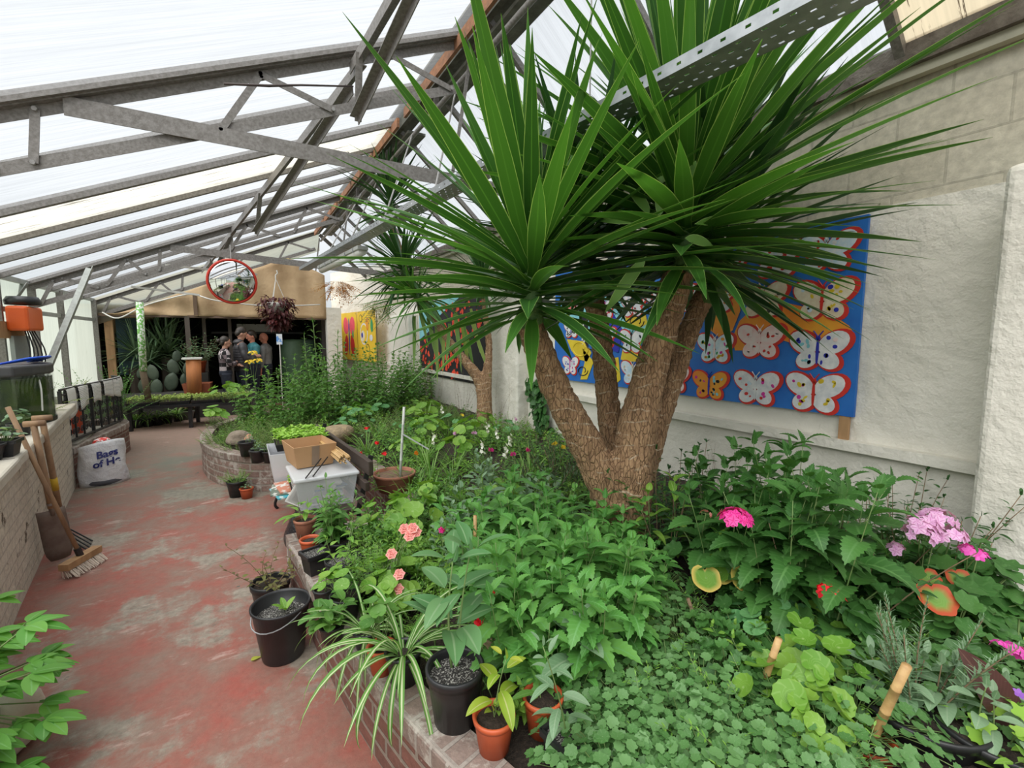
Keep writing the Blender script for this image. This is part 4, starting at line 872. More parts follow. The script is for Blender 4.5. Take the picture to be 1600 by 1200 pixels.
o = MB().blob((.10,.06,.30),(.05,.22,.16),.1,2,3).build('yellow_sponge_filter', mk('yellow_green_filter', (.55,.62,.05), (.40,.5,.04), sc=10), aq); MB().tube(smoothline([(.1,-.2,.40),(.12,-.26,.3),(.12,-.3,.12)],4), .006, 5).build('air_hose', WHITEP, aq)
cr = MB(); rg = random.Random(2)
for k in range(7):
    cr.tube(smoothline([(-.05+.02*k-.04, -.30+.02*k, .0+.006*k), (.02+.015*k,-.1,.022+.004*k),(.0+.02*k,.12,.018+.004*k),(-.06+.01*k,.22,.0)],4), .009, 5)
o = cr.build('blue_cord', mk('blue_rope', (.01,.06,.55), (.02,.12,.7), sc=8, rough=.4), smooth=True); o.location = aq.location+Vector((.02,-.02,.52)); tag(o, 'bunched bright blue cord lying on the aquarium lid', 'cord')
# ================================================================ TOOLS BY THE WALL
def polytool(name, lab, cat, parts):
    r = thing(name, lab, cat); 
    for nm, fn, matl in parts: q = MB(); fn(q); q.build(nm, matl, r, True)
    return r
def dep(v): q = Vector(v)-Vector((0,0,EYE)); return q.x*sa*cn+q.y*ca*cn-q.z*sn
bt = at(120, 905, .0); top = Vector((-1.37, 4.46, 1.30)); hb_ = Vector((-1.02, 4.14, .09))
top = pd(12, 636, dep(bt)*.93)
br = thing('broom', 'long-handled broom leaning on the painted wall, bristles on the red floor', 'broom')
bx = at(128, 884, .03); hs = bx+Vector((0,0,.07))
MB().tube([hs, hs+(top-hs)*.5+Vector((0,0,-.01)), top], .014, 10).build('handle', HANDLE, br, True)
dirb = Vector((.42,.9,0)).normalized()
o = MB().bar(hs-dirb*.15+Vector((0,0,-.01)), hs+dirb*.15+Vector((0,0,-.01)), .065, .045).build('broom_head', PINE, br)
q = MB(); rg = random.Random(1); sd = Vector((dirb.y,-dirb.x,0))
for i in range(260):
    u = rg.uniform(-.145,.145); v_ = rg.uniform(-.026,.026); p_ = hs+dirb*u+sd*v_+Vector((0,0,-.03)); q.tube([p_, p_+Vector((sd.x*(.035+v_),sd.y*(.035+v_),-.062+.01*rg.random()))+dirb*rg.uniform(-.01,.01)], .0018, 3, cap=False)
q.build('bristles', mk('pale_bristles', (.62,.52,.42), (.5,.4,.32), sc=30), br)
MB().tube([hs+Vector((0,0,-.005)), hs+(top-hs)*.06], .022, 8).build('socket', BLACKP, br)
def dgrip(q, c, ax, wd): q.tube([c-ax*wd, c+ax*wd], .018, 10)
spd = thing('spade', 'old garden spade with a wooden T handle leaning against the painted wall', 'spade')
sb = at(98, 873, .02); stp = pd(52, 662, dep(sb)*.93); sd_ = (stp-sb).normalized()
MB().tube([sb+sd_*.42, sb+sd_*.62, stp], [.022,.02,.018], 10).build('shaft', HANDLE, spd, True)
MB().tube([stp-Vector((.05,-.0,0)), stp+Vector((.06,.0,.0))], .021, 10).build('grip', HANDLE, spd, True)
RUSTY = mk('dull_rusty_blade', (.16,.11,.09), (.22,.17,.14), sc=12, rough=.7, metal=.3)
bl = MB(); x_ = Vector((.75,.62,0)).normalized(); V = []
for i in range(9):
    f = i/8
    for j in range(5):
        s_ = (j-2)/2; wd = .085 if f > .15 else .06+.16*f; p_ = sb+sd_*(f*.40)+x_*s_*wd+sd_.cross(x_)*(.02*s_*s_); V.append(p_)
bl.add([tuple(v) for v in V], [(i*5+j, i*5+j+1, (i+1)*5+j+1, (i+1)*5+j) for i in range(8) for j in range(4)]); o = bl.build('blade', RUSTY, spd, True); s_ = o.modifiers.new('s','SOLIDIFY'); s_.thickness=.005
MB().tube([sb+sd_*.36, sb+sd_*.46], [.012,.024], 10).build('socket', RUSTY, spd, True)
fk = thing('garden_fork', 'garden fork with a yellow-marked wooden handle, black tines splayed on the floor', 'fork')
fb = at(96, 812, .14); ftp = pd(66, 655, dep(fb)*.90); fdv = (ftp-fb).normalized()
MB().tube([fb+fdv*.05, fb+fdv*.4, ftp], [.020,.021,.019], 10).build('shaft', HANDLE, fk, True)
MB().tube([ftp-Vector((.055,0,-.01)), ftp+Vector((.055,0,.01))], .022, 10).build('grip', HANDLE, fk, True)
MB().tube([fb+fdv*.32, fb+fdv*.44], .0225, 10).build('yellow_band', mk('yellow_tape', (.7,.45,.03)), fk, True)
for k in range(4):
    s_ = (k-1.5)*.052; e = at(144-k*2.0, 845+k*5, .015); mid = at(112, 828+k*4.5, .045)
    MB().tube(smoothline([fb+fdv*.03, fb-fdv*.02+Vector((.02,s_*.8,-.02)), mid, e],5), .006, 6).build('tine', BLACKP, fk, True)
MB().tube([fb-fdv*.03, fb+fdv*.14], [.018,.023], 8).build('socket', BLACKP, fk, True)
# ================================================================ CARRIER BAG
bg_ = thing('carrier_bag', 'white carrier bag with blue lettering standing against the curved plinth', 'bag', at(160, 757, 0)+Vector((0,.1,0)), 0)
BAGM = mk('white_plastic_bag', (.74,.74,.76), (.62,.62,.66), sc=5, rough=.35, bump=.8, bsc=9, dist=.03)
toc = Vector((0,0,0))-bg_.location; ang_ = math.atan2(toc.y, toc.x)
def bagr(a, z):
    f = z/.44; rx = .17*(1+.12*math.sin(3*f)-.25*f*f); ry = .21*(1.06-.12*f)+.012*math.sin(5*a+7*f)
    return rx, ry
V = []; U = []; nz = 14; na = 40
for i in range(nz+1):
    z = .46*i/nz
    for k in range(na):
        a = 6.283*k/na; rx, ry = bagr(a, z); cr_ = 1+.03*math.sin(7*a+9*z*3)*math.sin(z*20); zz = z+(.05*math.sin(a+.9) if i > nz-3 else 0)
        V.append((rx*math.cos(a)*cr_*(abs(math.cos(a))**-.15 if abs(math.cos(a))>.2 else 1.2), ry*math.sin(a)*cr_, zz)); U.append((k/na, z))
q = MB(); q.add(V, [(i*na+k, i*na+(k+1)%na, (i+1)*na+(k+1)%na, (i+1)*na+k) for i in range(nz) for k in range(na)]+[tuple(range(na))[::-1]], U)
o = q.build('bag_body', [BAGM], bg_, True); s_ = o.modifiers.new('s','SOLIDIFY'); s_.thickness=.003
MB().lathe([(.001,.0),(.17,.0),(.19,.03),(.18,.06)], sy=1.1, seg=30).build('dark_base', mk('grey_bag_base', (.10,.10,.12), sc=8, rough=.4), bg_, True)
bg_.rotation_euler.z = ang_
INK = mk('navy_print', (.015,.02,.16), sc=3, rough=.4)
def textmesh(body, size, matl, par, fn, name):
    c_ = bpy.data.curves.new('t', 'FONT'); c_.body = body; c_.size = size; c_.offset = .0035; o = bpy.data.objects.new('t', c_); C.objects.link(o)
    dg = bpy.context.evaluated_depsgraph_get(); me = bpy.data.meshes.new_from_object(o.evaluated_get(dg)); bpy.data.objects.remove(o)
    import bmesh
    bm = bmesh.new(); bm.from_mesh(me); bmesh.ops.triangulate(bm, faces=bm.faces[:]); bmesh.ops.subdivide_edges(bm, edges=bm.edges[:], cuts=2); bm.to_mesh(me); bm.free()
    for v in me.vertices: v.co = fn(v.co.x, v.co.y)
    me.name = name; me.materials.clear(); me.materials.append(matl); o = bpy.data.objects.new(name, me); C.objects.link(o); o.parent = par; return o
def onbag(x, y, x0, z0):
    yy_ = x0+x; z = z0+y+.15*x; a = math.asin(max(-.98, min(.98, yy_/.21))); rx, ry = bagr(a, z)
    return Vector((rx*math.cos(a)*1.03*(abs(math.cos(a))**-.15 if abs(math.cos(a))>.2 else 1.2)+.010, yy_, z))
textmesh('Bags', .105, INK, bg_, lambda x, y: onbag(x, y, -.05, .315), 'lettering')
textmesh('of He', .105, INK, bg_, lambda x, y: onbag(x, y, -.085, .215), 'lettering')
o = MB().blob((.0,.06,.47),(.16,.2,.12),.2,2,4).build('crumpled_packaging', mk('red_white_packet', (.72,.05,.04), (.85,.8,.78), sc=14, lo=.48, hi=.52)); tag(o, 'crumpled red and white packets poking out of the carrier bag', 'packet'); o.location = bg_.location+Vector((0,0,-.01))
# ================================================================ BENCH AND ITS LOAD
bn = thing('garden_bench', 'dark brown slatted bench set in the gap between the two beds, loaded with boxes', 'bench', (0, 0, 0))
BY0, BY1 = 3.36, 5.06
def bx_(y): return (BY1-y)/(BY1-BY0)*.10                            # bench is turned a few degrees
for i, x in enumerate((.27, .40, .53)): o = MB().bar((x+bx_(BY0), BY0, .43), (x+bx_(BY1), BY1, .43), .105, .03).build('seat_slat', WOOD, bn); bv=o.modifiers.new('b','BEVEL'); bv.width=.006
for x, z in ((.685,.73),(.655,.60),(.625,.50)): o = MB().bar((x+bx_(BY0), BY0-.04, z), (x+bx_(BY1)-.03, BY1, z), .035, .11 if z > .7 else .07).build('back_slat', WOOD, bn); bv=o.modifiers.new('b','BEVEL'); bv.width=.006
IR2 = mk('black_iron_frame', (.012,.011,.011), rough=.5)
for y in (BY0+.06, BY1-.12):
    o_ = bx_(y); MB().tube(smoothline([(.25+o_,y,.0),(.23+o_,y,.06),(.30+o_,y,.25),(.28+o_,y,.41)],4), .013, 8).build('leg', IR2, bn, True)
    MB().bar((.24+o_,y,.405),(.62+o_,y,.405),.03,.02).build('seat_rail', IR2, bn); MB().bar((.70+o_,y,.0),(.60+o_,y,.41),.03,.02,(0,1,0)).build('leg', IR2, bn); MB().bar((.61+o_,y,.40),(.715+o_,y,.80),.035,.02,(0,1,0)).build('back_support', IR2, bn)
CLR = None; m, t, b, oo = base_mat('clear_storage_plastic'); b.inputs['Base Color'].default_value=(.80,.82,.84,1); b.inputs['Roughness'].default_value=.25; b.inputs['Alpha'].default_value=.28; CLR = m
m, t, b, oo = base_mat('milky_lid_plastic'); b.inputs['Base Color'].default_value=(.72,.73,.75,1); b.inputs['Roughness'].default_value=.35; b.inputs['Alpha'].default_value=.6; LID = m
def openbox(w0, d0, w1, d1, h, th=.003, inner=True):
    q = MB(); V = []
    for s_, zz in ((0, 0), (1, h)): 
        w_, d_ = (w0, d0) if s_ == 0 else (w1, d1); V += [(-w_/2,-d_/2,zz),(w_/2,-d_/2,zz),(w_/2,d_/2,zz),(-w_/2,d_/2,zz)]
    q.add(V, [(0,3,2,1),(0,1,5,4),(1,2,6,5),(2,3,7,6),(3,0,4,7)]); return q
stb = thing('storage_box', 'clear plastic storage box packed with papers on the near end of the bench', 'storage box', (.50, 3.66, .447), .03)
o = openbox(.36,.36,.42,.42,.22).build('box_body', CLR, stb); o.modifiers.new('s','SOLIDIFY').thickness=.004
o = MB().box((0,0,.23),(.45,.45,.028)).build('lid', LID, stb); bv=o.modifiers.new('b','BEVEL'); bv.width=.012; bv.segments=3
rg = random.Random(7)
for i in range(9):
    o = MB().box((.02+rg.uniform(-.02,.02), rg.uniform(-.02,.02), .012+i*.017),(.24,.22,.010),rg.uniform(-.2,.2)).build('paper_stack', mk('paper_%d' % i, [(.7,.7,.68),(.10,.2,.4),(.6,.6,.5),(.75,.74,.7),(.35,.45,.5)][i%5]), stb)
for i in range(5): 
    q = MB(); q.bar((-.19+.012*i,-.12+.0*i,.02),(-.08+.02*i,-.12,.19),.2,.004,(0,1,0)); q.build('loose_paper', PAPER, stb)
CARD = mk('brown_cardboard', (.46,.27,.13), (.40,.23,.11), sc=4, rough=.8); TAPE = mk('parcel_tape', (.26,.18,.12), rough=.3)
cb = thing('cardboard_box', 'open brown cardboard box with a taped side, on top of the storage box', 'box', (.44, 3.86, .70), .22)
o = openbox(.26,.30,.31,.36,.165).build('box_body', CARD, cb); s_ = o.modifiers.new('s','SOLIDIFY'); s_.thickness=.005
MB().bar((-.0,-.154,.01),(.0,-.182,.160),.055,.002,(0,1,0)).build('tape_strip', TAPE, cb)
cb.rotation_euler = (0, .0, .15)
wb = thing('storage_crate', 'white translucent crate behind the cardboard box on the bench', 'crate', (.36, 4.45, .447), .0)
o = openbox(.30,.40,.36,.48,.26).build('crate_body', mk('white_translucent_plastic', (.70,.71,.74), (.62,.63,.66), sc=3, rough=.35), wb); s_ = o.modifiers.new('s','SOLIDIFY'); s_.thickness=.004
q = MB(); rg = random.Random(12)
bc = Vector((.70,3.72,.80))
for i in range(26):
    a = rg.uniform(0, 6.28); r = .045*math.sqrt(rg.random()); e = Vector((r*math.cos(a), 0, r*math.sin(a)))
    o = MB().tube([Vector((.64,3.52,.765))+e+Vector((0,rg.uniform(-.02,.02),0)), Vector((.56,4.2,.80))+e*.8], .006, 6).build('bamboo_cane', BAMBOO, None, True)
    tag(o, 'pale bamboo cane in the bundle lying along the bench back', 'cane', 'bundled canes on the storage box')
for k, (dx, dy) in enumerate(((0,0),(.05,.02))):
    o = MB().tube([(.36+dx,3.42+dy,.70),(.50+dx,3.68+dy,.76)], .005, 6).build('dark_stick', BLACKP); tag(o, 'thin black stick leaning off the storage box lid, '+('left one' if k == 0 else 'right one'), 'stick')
mg = [((.30,3.98,.452),.15,(.05,.35,.42),'teal magazine at the bottom of the pile on the bench front'),((.29,4.03,.462),-.1,(.12,.16,.12),'dark green magazine in the middle of the pile on the bench'),((.33,4.06,.472),.1,(.55,.2,.12),'magazine with a reddish cover on top of the pile')]
for p_, a_, c_, lab in mg:
    r_ = thing('magazine', lab, 'magazine', p_, a_); MB().box((0,0,0),(.24,.30,.009)).build('cover', mk('magazine_cover', c_, (.7,.7,.65), sc=14, lo=.5, hi=.55, rough=.3), r_)
bb = MB(); bb.blob((0,0,.17),(.34,.46,.36),.16,4,5,flat=-.165); bb.blob((.05,-.02,.36),(.1,.12,.12),.3,2,6)
o = bb.build('bin_bag', mk('black_bin_bag', (.010,.010,.012), (.02,.02,.022), sc=6, rough=.22, bump=.9, bsc=16, dist=.03), smooth=True); o.location=(.40,3.78,.0); tag(o, 'crumpled black bin bag stuffed under the bench', 'bin bag')
o = MB().blob((0,0,.14),(.3,.3,.28),.16,4,9,flat=-.135).build('bin_bag', bpy.data.materials['black_bin_bag'], smooth=True); o.location=(.50,4.3,0); tag(o, 'smaller black bin bag under the far end of the bench', 'bin bag')
# seed tray of lettuce-green seedlings at the back of the bench
def seedtray(loc, w_, d_, lab, n_, seed, lm=L_SEED, hh=.07, grp=None, rz=0):
    r_ = thing('seed_tray', lab, 'seed tray', loc, rz, grp); o = openbox(w_*.94,d_*.94,w_,d_,.06).build('tray', BLACKP, r_); o.modifiers.new('s','SOLIDIFY').thickness=.003
    MB().box((0,0,.03),(w_*.95,d_*.95,.04)).build('compost', SOIL, r_); q = MB(); rg = random.Random(seed)
    for i in range(n_):
        x, y = rg.uniform(-.48,.48)*w_, rg.uniform(-.48,.48)*d_; z = .05+hh*rg.uniform(.5,1)
        for k in range(4): leaf(q, (x,y,z), sph(rg.uniform(0,6.28), rg.uniform(-.1,.8)), UP, .035, .022, 'oval', 3, .4)
        q.tube([(x,y,.05),(x,y,z)], .001, 3, cap=False)
    o = q.build('seedlings', lm, r_); o['kind'] = 'stuff'; return r_
seedtray((.44,4.52,.715), .42, .52, 'tray of bright green seedlings standing on the white crate', 260, 3)
seedtray((.40,4.0,.452), .2, .26, 'small black tray of seedlings tucked between the crate and the storage box', 60, 4, hh=.05)
# ================================================================ PLANTS
def gp(px, py, h=0.0, dz=0): p = at(px, py, .42+h); return (p.x, p.y, bedz(p.x, p.y)+dz)
LM_ = [((1.9,1.95),'the big yucca trunk'),((.65,1.5),'the large black pot'),((.6,2.4),'the begonias'),((2.75,.9),'the near pier'),((1.5,.75),'the leaning bamboo cane'),((1.0,.5),'the bottom of the picture'),((2.6,2.6),'the wall under the mural'),((1.3,3.7),'the terracotta bowl'),((1.0,2.9),'the bench end'),((2.5,6.2),'the second yucca'),((2.6,5.0),'the middle pier'),((1.2,5.2),'the pale boulder'),((1.7,4.2),'the cream flowers'),((.2,6.6),'the rounded wall'),((.6,7.4),'the tall weeds'),((2.4,1.6),'the nettles'),((1.3,1.4),'the mint mass'),((2.2,.5),'the purple leaf')]
KN = {'weed':'narrow-leaved weeds','weed2':'soft lime-green weeds','feather':'feathery weeds','ivy':'ground ivy','grass':'grass blades','olive':'fine olive groundcover','nast':'round-leaved growth','bigheart':'broad-leaved growth','balm':'serrated mint','nettle':'toothed nettles'}
def put2(key, loc, sc, what='clump'):
    d_ = sorted(LM_, key=lambda q: (q[0][0]-loc[0])**2+(q[0][1]-loc[1])**2); n_ = d_[0]; dx = loc[0]-n_[0][0]; dy = loc[1]-n_[0][1]
    side = ('right of' if dx > 0 else 'left of') if abs(dx) > abs(dy) else ('behind' if dy > 0 else 'in front of')
    lab = '%s of %s %s %s' % (what, KN[key], side, n_[1]); return put(key, loc, lab, sc, group=lab)
PR = {}
def proto(key, name, cat, mats, gen, variants=3, parts=('stems','foliage','flowers')):
    PR[key] = [(name, cat, mats, gen, parts, 100*len(PR)+v) for v in range(variants)]
RG = random.Random(77)
def put(key, loc, label, sc=1.0, rz=None, group=None, v=None, tilt=0):
    vi = RG.randrange(len(PR[key])) if v is None else v % len(PR[key]); r = PR[key][vi]; new = isinstance(r, tuple)
    if new: P = Plant(r[0], 'x', r[1], r[2], r[4]); r[3](P, r[5]); r = P.done(); PR[key][vi] = r
    rz = RG.uniform(0, 6.28) if rz is None else rz; sc = sc*RG.uniform(.94, 1.06)
    if new:
        r.location = loc; r.rotation_euler = (tilt, 0, rz); r.scale = (sc,)*3; r['label'] = label
        if group: r['group'] = group
        return r
    return dup(r, loc, rz, sc, label, group, (tilt, 0))
GM = {'stems': STEM, 'foliage': L_BALM, 'flowers': F_WHITE}
def mm(f, st=STEM, fl=F_WHITE): return {'stems': st, 'foliage': f, 'flowers': fl}
proto('balm', 'mint_clump', 'herb', mm(L_BALM), lambda P, s: g_pairs(P, s, 7, .40, .13, .125, .085, 'serr', 14, 6, droop=.9, topk=.5), 4)
proto('balm_s', 'mint_clump', 'herb', mm(L_BALM), lambda P, s: g_pairs(P, s, 7, .26, .12, .10, .07, 'serr', 12, 4, droop=.9), 3)
proto('sage', 'sage_plant', 'herb', mm(L_GREY), lambda P, s: g_pairs(P, s, 7, .30, .10, .095, .052, 'oval', 7, 5, droop=.6, el0=.5), 3)
proto('nettle', 'nettle_clump', 'nettle', mm(L_NETTLE), lambda P, s: g_pairs(P, s, 6, .62, .13, .165, .115, 'serr', 16, 7, droop=1.0, lean=.2), 3)
proto('lanky', 'leafy_seedling', 'seedling', mm(L_LIME), lambda P, s: g_pairs(P, s, 1, .46, .01, .10, .05, 'ovate', 8, 6, droop=.8, topk=.8, bend=.1), 2)
proto('shrub', 'dark_shrub', 'shrub', mm(L_DARK, STEMB), lambda P, s: g_pairs(P, s, 9, .75, .2, .085, .04, 'ovate', 6, 9, droop=.6, lean=.5, sr=.004), 3)
proto('tall', 'tall_leafy_weed', 'weed', mm(L_MID, fl=F_YEL), lambda P, s: (g_pairs(P, s, 13, 1.05, .28, .125, .085, 'serr', 8, 12, droop=.9, lean=.3, sr=.004, topk=.4)), 3)
def g_thistle(P, s):
    g_pairs(P, s, 1, 1.5, .01, .19, .05, 'serr', 14, 15, droop=1.2, lean=0, sr=.009, whorl=3, bend=.1, topk=.25)
proto('thistle', 'tall_spiny_weed', 'weed', mm(L_MID), g_thistle, 2)
proto('ivy', 'ground_ivy_patch', 'ground cover', mm(L_IVY), lambda P, s: g_round(P, s, 170, .24, .15, .0185, 9, .16, .45, .12, .7, 18), 4)
proto('violet', 'heart_leaved_plant', 'plant', mm(L_LIME), lambda P, s: g_round(P, s, 16, .16, .20, .048, 1, .0, .55, .2, .8, 20, zmin=.5), 3)
proto('bigheart', 'broad_leaved_plant', 'plant', mm(L_LIME), lambda P, s: g_round(P, s, 15, .2, .24, .05, 11, .08, .6, .25, .9, 33, zmin=.5), 2)
proto('nast', 'nasturtium', 'plant', mm(L_NAST), lambda P, s: g_round(P, s, 14, .16, .20, .035, 1, 0, .0, .12, .6, 18, zmin=.5), 3)
proto('ger', 'geranium_foliage', 'geranium', mm(L_GER), lambda P, s: g_round(P, s, 46, .22, .36, .048, 7, .14, .5, .10, .7, 28, zmin=.25, ruf=.07, sr=.0025), 3)
proto('ger2', 'geranium_foliage', 'geranium', mm(L_GER), lambda P, s: g_round(P, s, 30, .15, .24, .036, 7, .14, .5, .25, .7, 28, zmin=.3, ruf=.12, sr=.002), 3)
proto('feather', 'feathery_weed', 'weed', mm(leafmat('feathery_leaf', (.15,.36,.05), (.26,.48,.08))), lambda P, s: g_feather(P, s, 34, .20, .14), 3)
proto('weed', 'mixed_weed_clump', 'weed', mm(L_MID), lambda P, s: (g_pairs(P, s, 12, .22, .15, .045, .022, 'lance', 5, 6, droop=.6, lean=.6, sr=.0018), g_strap(P, s+5, 12, .22, .006, 'needle', 5)), 4)
proto('weed2', 'soft_weed_clump', 'weed', mm(L_LIME), lambda P, s: (g_pairs(P, s, 10, .18, .15, .05, .028, 'ovate', 5, 5, droop=.6, lean=.8, sr=.0018)), 3)
proto('olive', 'fine_olive_groundcover', 'ground cover', mm(leafmat('olive_leaf', (.20,.26,.08), (.28,.36,.12))), lambda P, s: g_feather(P, s, 40, .24, .18, lf=.02, lw=.008), 3)
proto('grass', 'grass_tuft', 'grass', mm(L_GRASS), lambda P, s: g_strap(P, s, 40, .32, .009, 'needle', 7, (.7,1.5), (.3,1.5)), 3)
proto('spider', 'spider_plant', 'spider plant', mm(L_SPID), lambda P, s: g_strap(P, s, 34, .34, .017, 'strap', 10, (.3,1.4), (1.2,2.6)), 3)
proto('rosem', 'rosemary', 'herb', mm(L_GREY, STEMB), lambda P, s: g_pairs(P, s, 9, .36, .06, .028, .006, 'needle', 3, 26, droop=.1, lean=.5, el0=.7, whorl=4), 2)
proto('laven', 'lavender_bush', 'shrub', mm(leafmat('lavender_leaf', (.06,.12,.05), (.12,.20,.09)), STEMB), lambda P, s: g_pairs(P, s, 22, .40, .12, .05, .008, 'needle', 3, 12, droop=.2, lean=.9, el0=.9, whorl=3), 2)
proto('broad', 'broad_dark_plant', 'plant', mm(L_DARK), lambda P, s: g_strap(P, s, 12, .30, .14, 'ovate', 8, (.2,1.2), (.4,1.1), .2), 2)
proto('sparse', 'dry_flower_stems', 'dry stems', mm(L_DRY, STEMB), lambda P, s: (g_pairs(P, s, 9, .85, .15, .03, .006, 'needle', 3, 9, lean=.5, el0=.6, sr=.002, bend=.5)), 2)
proto('straw', 'dead_straw_tangle', 'straw', mm(leafmat('straw', (.48,.36,.20), (.34,.24,.13), transl=.1)), lambda P, s: g_strap(P, s, 60, .28, .005, 'needle', 6, (.0,.7), (.3,2.0)), 2)
proto('fern', 'fern', 'fern', mm(L_FERN), lambda P, s: g_feather(P, s, 16, .5, .05, lf=.045, lw=.016, pairs=16, droop=1.0, el=(.3,1.0)), 2)
proto('bush', 'feathery_green_shrub', 'shrub', mm(leafmat('bright_shrub_leaf', (.06,.22,.03), (.12,.34,.05))), lambda P, s: g_feather(P, s, 60, .62, .18, lf=.03, lw=.010, pairs=13, droop=.6, el=(.2,1.5)), 2)
proto('bigspiky', 'dark_spiky_yucca', 'yucca', mm(leafmat('grey_green_spike', (.10,.18,.09), (.20,.30,.17), transl=.2)), lambda P, s: g_strap(P, s, 110, .95, .045, 'yucca', 6, (-.5,1.5), (.0,.5)), 2)
proto('bushy', 'bushy_potted_shrub', 'shrub', mm(L_MID, STEMB), lambda P, s: g_pairs(P, s, 16, .55, .12, .07, .035, 'ovate', 5, 8, lean=.9, droop=.5), 2)
# --- mint / lemon balm mass in front of the big yucca
G = 'clumps of serrated mint in front of the big yucca'
for px, py, h, s_ in [(740,790,.28,.9),(790,775,.33,1),(835,770,.36,1),(885,760,.40,1.05),(925,790,.38,1),(955,815,.34,.95),(770,835,.3,1),(820,835,.32,1),(870,840,.34,1.1),(915,855,.32,1.05),(965,865,.3,1),(800,890,.26,1),(850,900,.28,1.1),(900,915,.28,1.1),(945,915,.26,.9),(825,945,.22,.95),(880,960,.22,1),(925,965,.2,.9)]:
    put('balm', gp(px, py, h), 'mint-green serrated leafy clump in the mass at the foot of the big yucca', s_, group=G)
for px, py in [(985,905),(1005,870),(860,985),(905,1000),(950,985)]: put('balm_s', gp(px, py, .16), 'smaller mint clump at the lower edge of the mint mass', .9, group='small mint clumps below the big yucca')
for px, py, h, s_, lab in [(850,745,.35,1.1,'tall pale sage stem rising left of the yucca trunk'),(745,760,.3,1.1,'grey-green sage clump left of the mint mass'),(700,800,.25,1,'sage plant behind the bamboo cane'),(760,730,.28,1,'sage clump below the cream flowers'),(715,855,.18,.9,'low sage plant right of the salmon geranium')]: put('sage', gp(px, py, h), lab, s_)
for px, py, h, s_, lab in [(1057,770,.45,1.1,'tall lime-green seedling with paired leaves right of the yucca trunk'),(1125,880,.22,.7,'small lime seedling below the hot pink geranium'),(1020,800,.35,.9,'lime seedling close to the right side of the yucca trunk')]: put('lanky', gp(px, py, h), lab, s_)
for px, py, h, s_ in [(1165,735,.55,1.05),(1210,740,.58,1.1),(1250,790,.52,1.1),(1200,800,.5,1.1),(1270,840,.45,1.05),(1160,790,.5,1),(1230,860,.4,1),(1110,760,.45,.9)]:
    NK = ['leftmost','second','third','fourth','fifth','sixth','seventh','rightmost']; xs_ = sorted([1165,1210,1250,1200,1270,1160,1230,1110]); put('nettle', gp(px, py, h), NK[xs_.index(px)]+' clump of dark toothed nettles by the wall, counted from the left', s_)
for px, py, h, s_, lab in [(1040,730,.55,.8,'thin dark shrub against the wall just right of the yucca trunk'),(1085,725,.5,.8,'dark twiggy shrub between the yucca and the nettles'),(1300,810,.5,.75,'dark small-leaved shrub right of the nettles'),(1345,830,.4,.7,'low dark shrub behind the pale lilac geranium sprigs'),(1430,760,.55,.75,'dark shrub climbing the wall left of the near pier'),(1475,775,.55,.75,'dark shrub with long shoots in the corner by the near pier'),(1400,790,.45,.7,'sparse dark shrub under the wall ledge')]: put('shrub', gp(px, py, h), lab, s_)
for px, py, lab in [(1190,850,'dense dark undergrowth clump behind the yellow-edged leaves'),(1330,880,'dark undergrowth clump behind the red geranium'),(1040,850,'broad dark leaves at the right foot of the yucca trunk')]: put('broad', gp(px, py, .1), lab, .9)
# --- geraniums
def geranium(px, py, h, lab, leaves, umb, fl, sc=1.0, fr=.015, n=20, R=.032, edge=None, key='geranium', ruf=.07, spread=.22, hz=.36, lm=L_GER, RR=.05):
    x, y, z = gp(px, py, h); P = Plant('geranium', lab, 'geranium', mm(lm, STEM, fl)); P.root.location = (x, y, z)
    g_round(P, px, leaves, spread, hz, RR, 7, .14, .5, .1, .7, 28, zmin=.2, ruf=ruf, sr=.003)
    for i, (ux, uy, uh, un) in enumerate(umb):
        t_ = at(ux, uy, z+uh) ; g_umbel(P, (RG.uniform(-.05,.05), RG.uniform(-.05,.05), hz*.4), (t_.x-x, t_.y-y, uh), R*sc, un, fr*sc, 0, None, i+px)
    return P
P = geranium(1145,850,.25,'geranium with one big hot pink flower head and scalloped leaves',46,[(1149,812,.50,40)],F_PINK,1.25,fr=.019,R=.050); 
P.p['yellow_edged_leaves'] = MB(); P.names = P.names+('yellow_edged_leaves',); P.mats['yellow_edged_leaves'] = L_GERY
x, y, z = P.root.location
for px, py, r_ in [(1103,903,.062),(1126,894,.055),(1166,905,.065)]:
    q = at(px, py, z+.20); disc(P.p['yellow_edged_leaves'], (q.x-x, q.y-y, .20), (-.35,-.5,.7), r_, 6, .06, .5, .1, 0, 4, 28, .03); P.p['stems'].tube([(0,0,.02),(q.x-x, q.y-y, .20)], .003, 4)
P.done()
P = geranium(1460,890,.25,'tall geranium with clustered lilac-pink flowers in front of the near pier',60,[(1440,822,.50,26),(1465,812,.52,24),(1483,835,.48,16),(1437,835,.47,18)],F_LIL,1.2,fr=.020,R=.048,hz=.40,spread=.3)
P.p['red_edged_leaves'] = MB(); P.names = P.names+('red_edged_leaves',); P.mats['red_edged_leaves'] = L_GERE
x, y, z = P.root.location
for px, py, r_ in [(1463,935,.066),(1499,905,.05),(1450,902,.045),(1411,896,.03)]:
    q = at(px, py, z+.28); disc(P.p['red_edged_leaves'], (q.x-x, q.y-y, .28), (-.35,-.45,.7), r_, 7, .10, .4, .1, 0, 4, 28, .03); P.p['stems'].tube([(0,0,.02),(q.x-x, q.y-y, .28)], .003, 4)
P.done()
geranium(1370,900,.2,'geranium with small pale lilac sprigs left of the lilac clusters',40,[(1333,850,.36,10),(1400,858,.36,8)],F_LIL,1.0,fr=.022).done()
geranium(1505,900,.25,'geranium with magenta flowers leaning on the near pier',16,[(1512,862,.42,14),(1527,868,.41,10)],F_MAG,1.0,fr=.021,spread=.12).done()
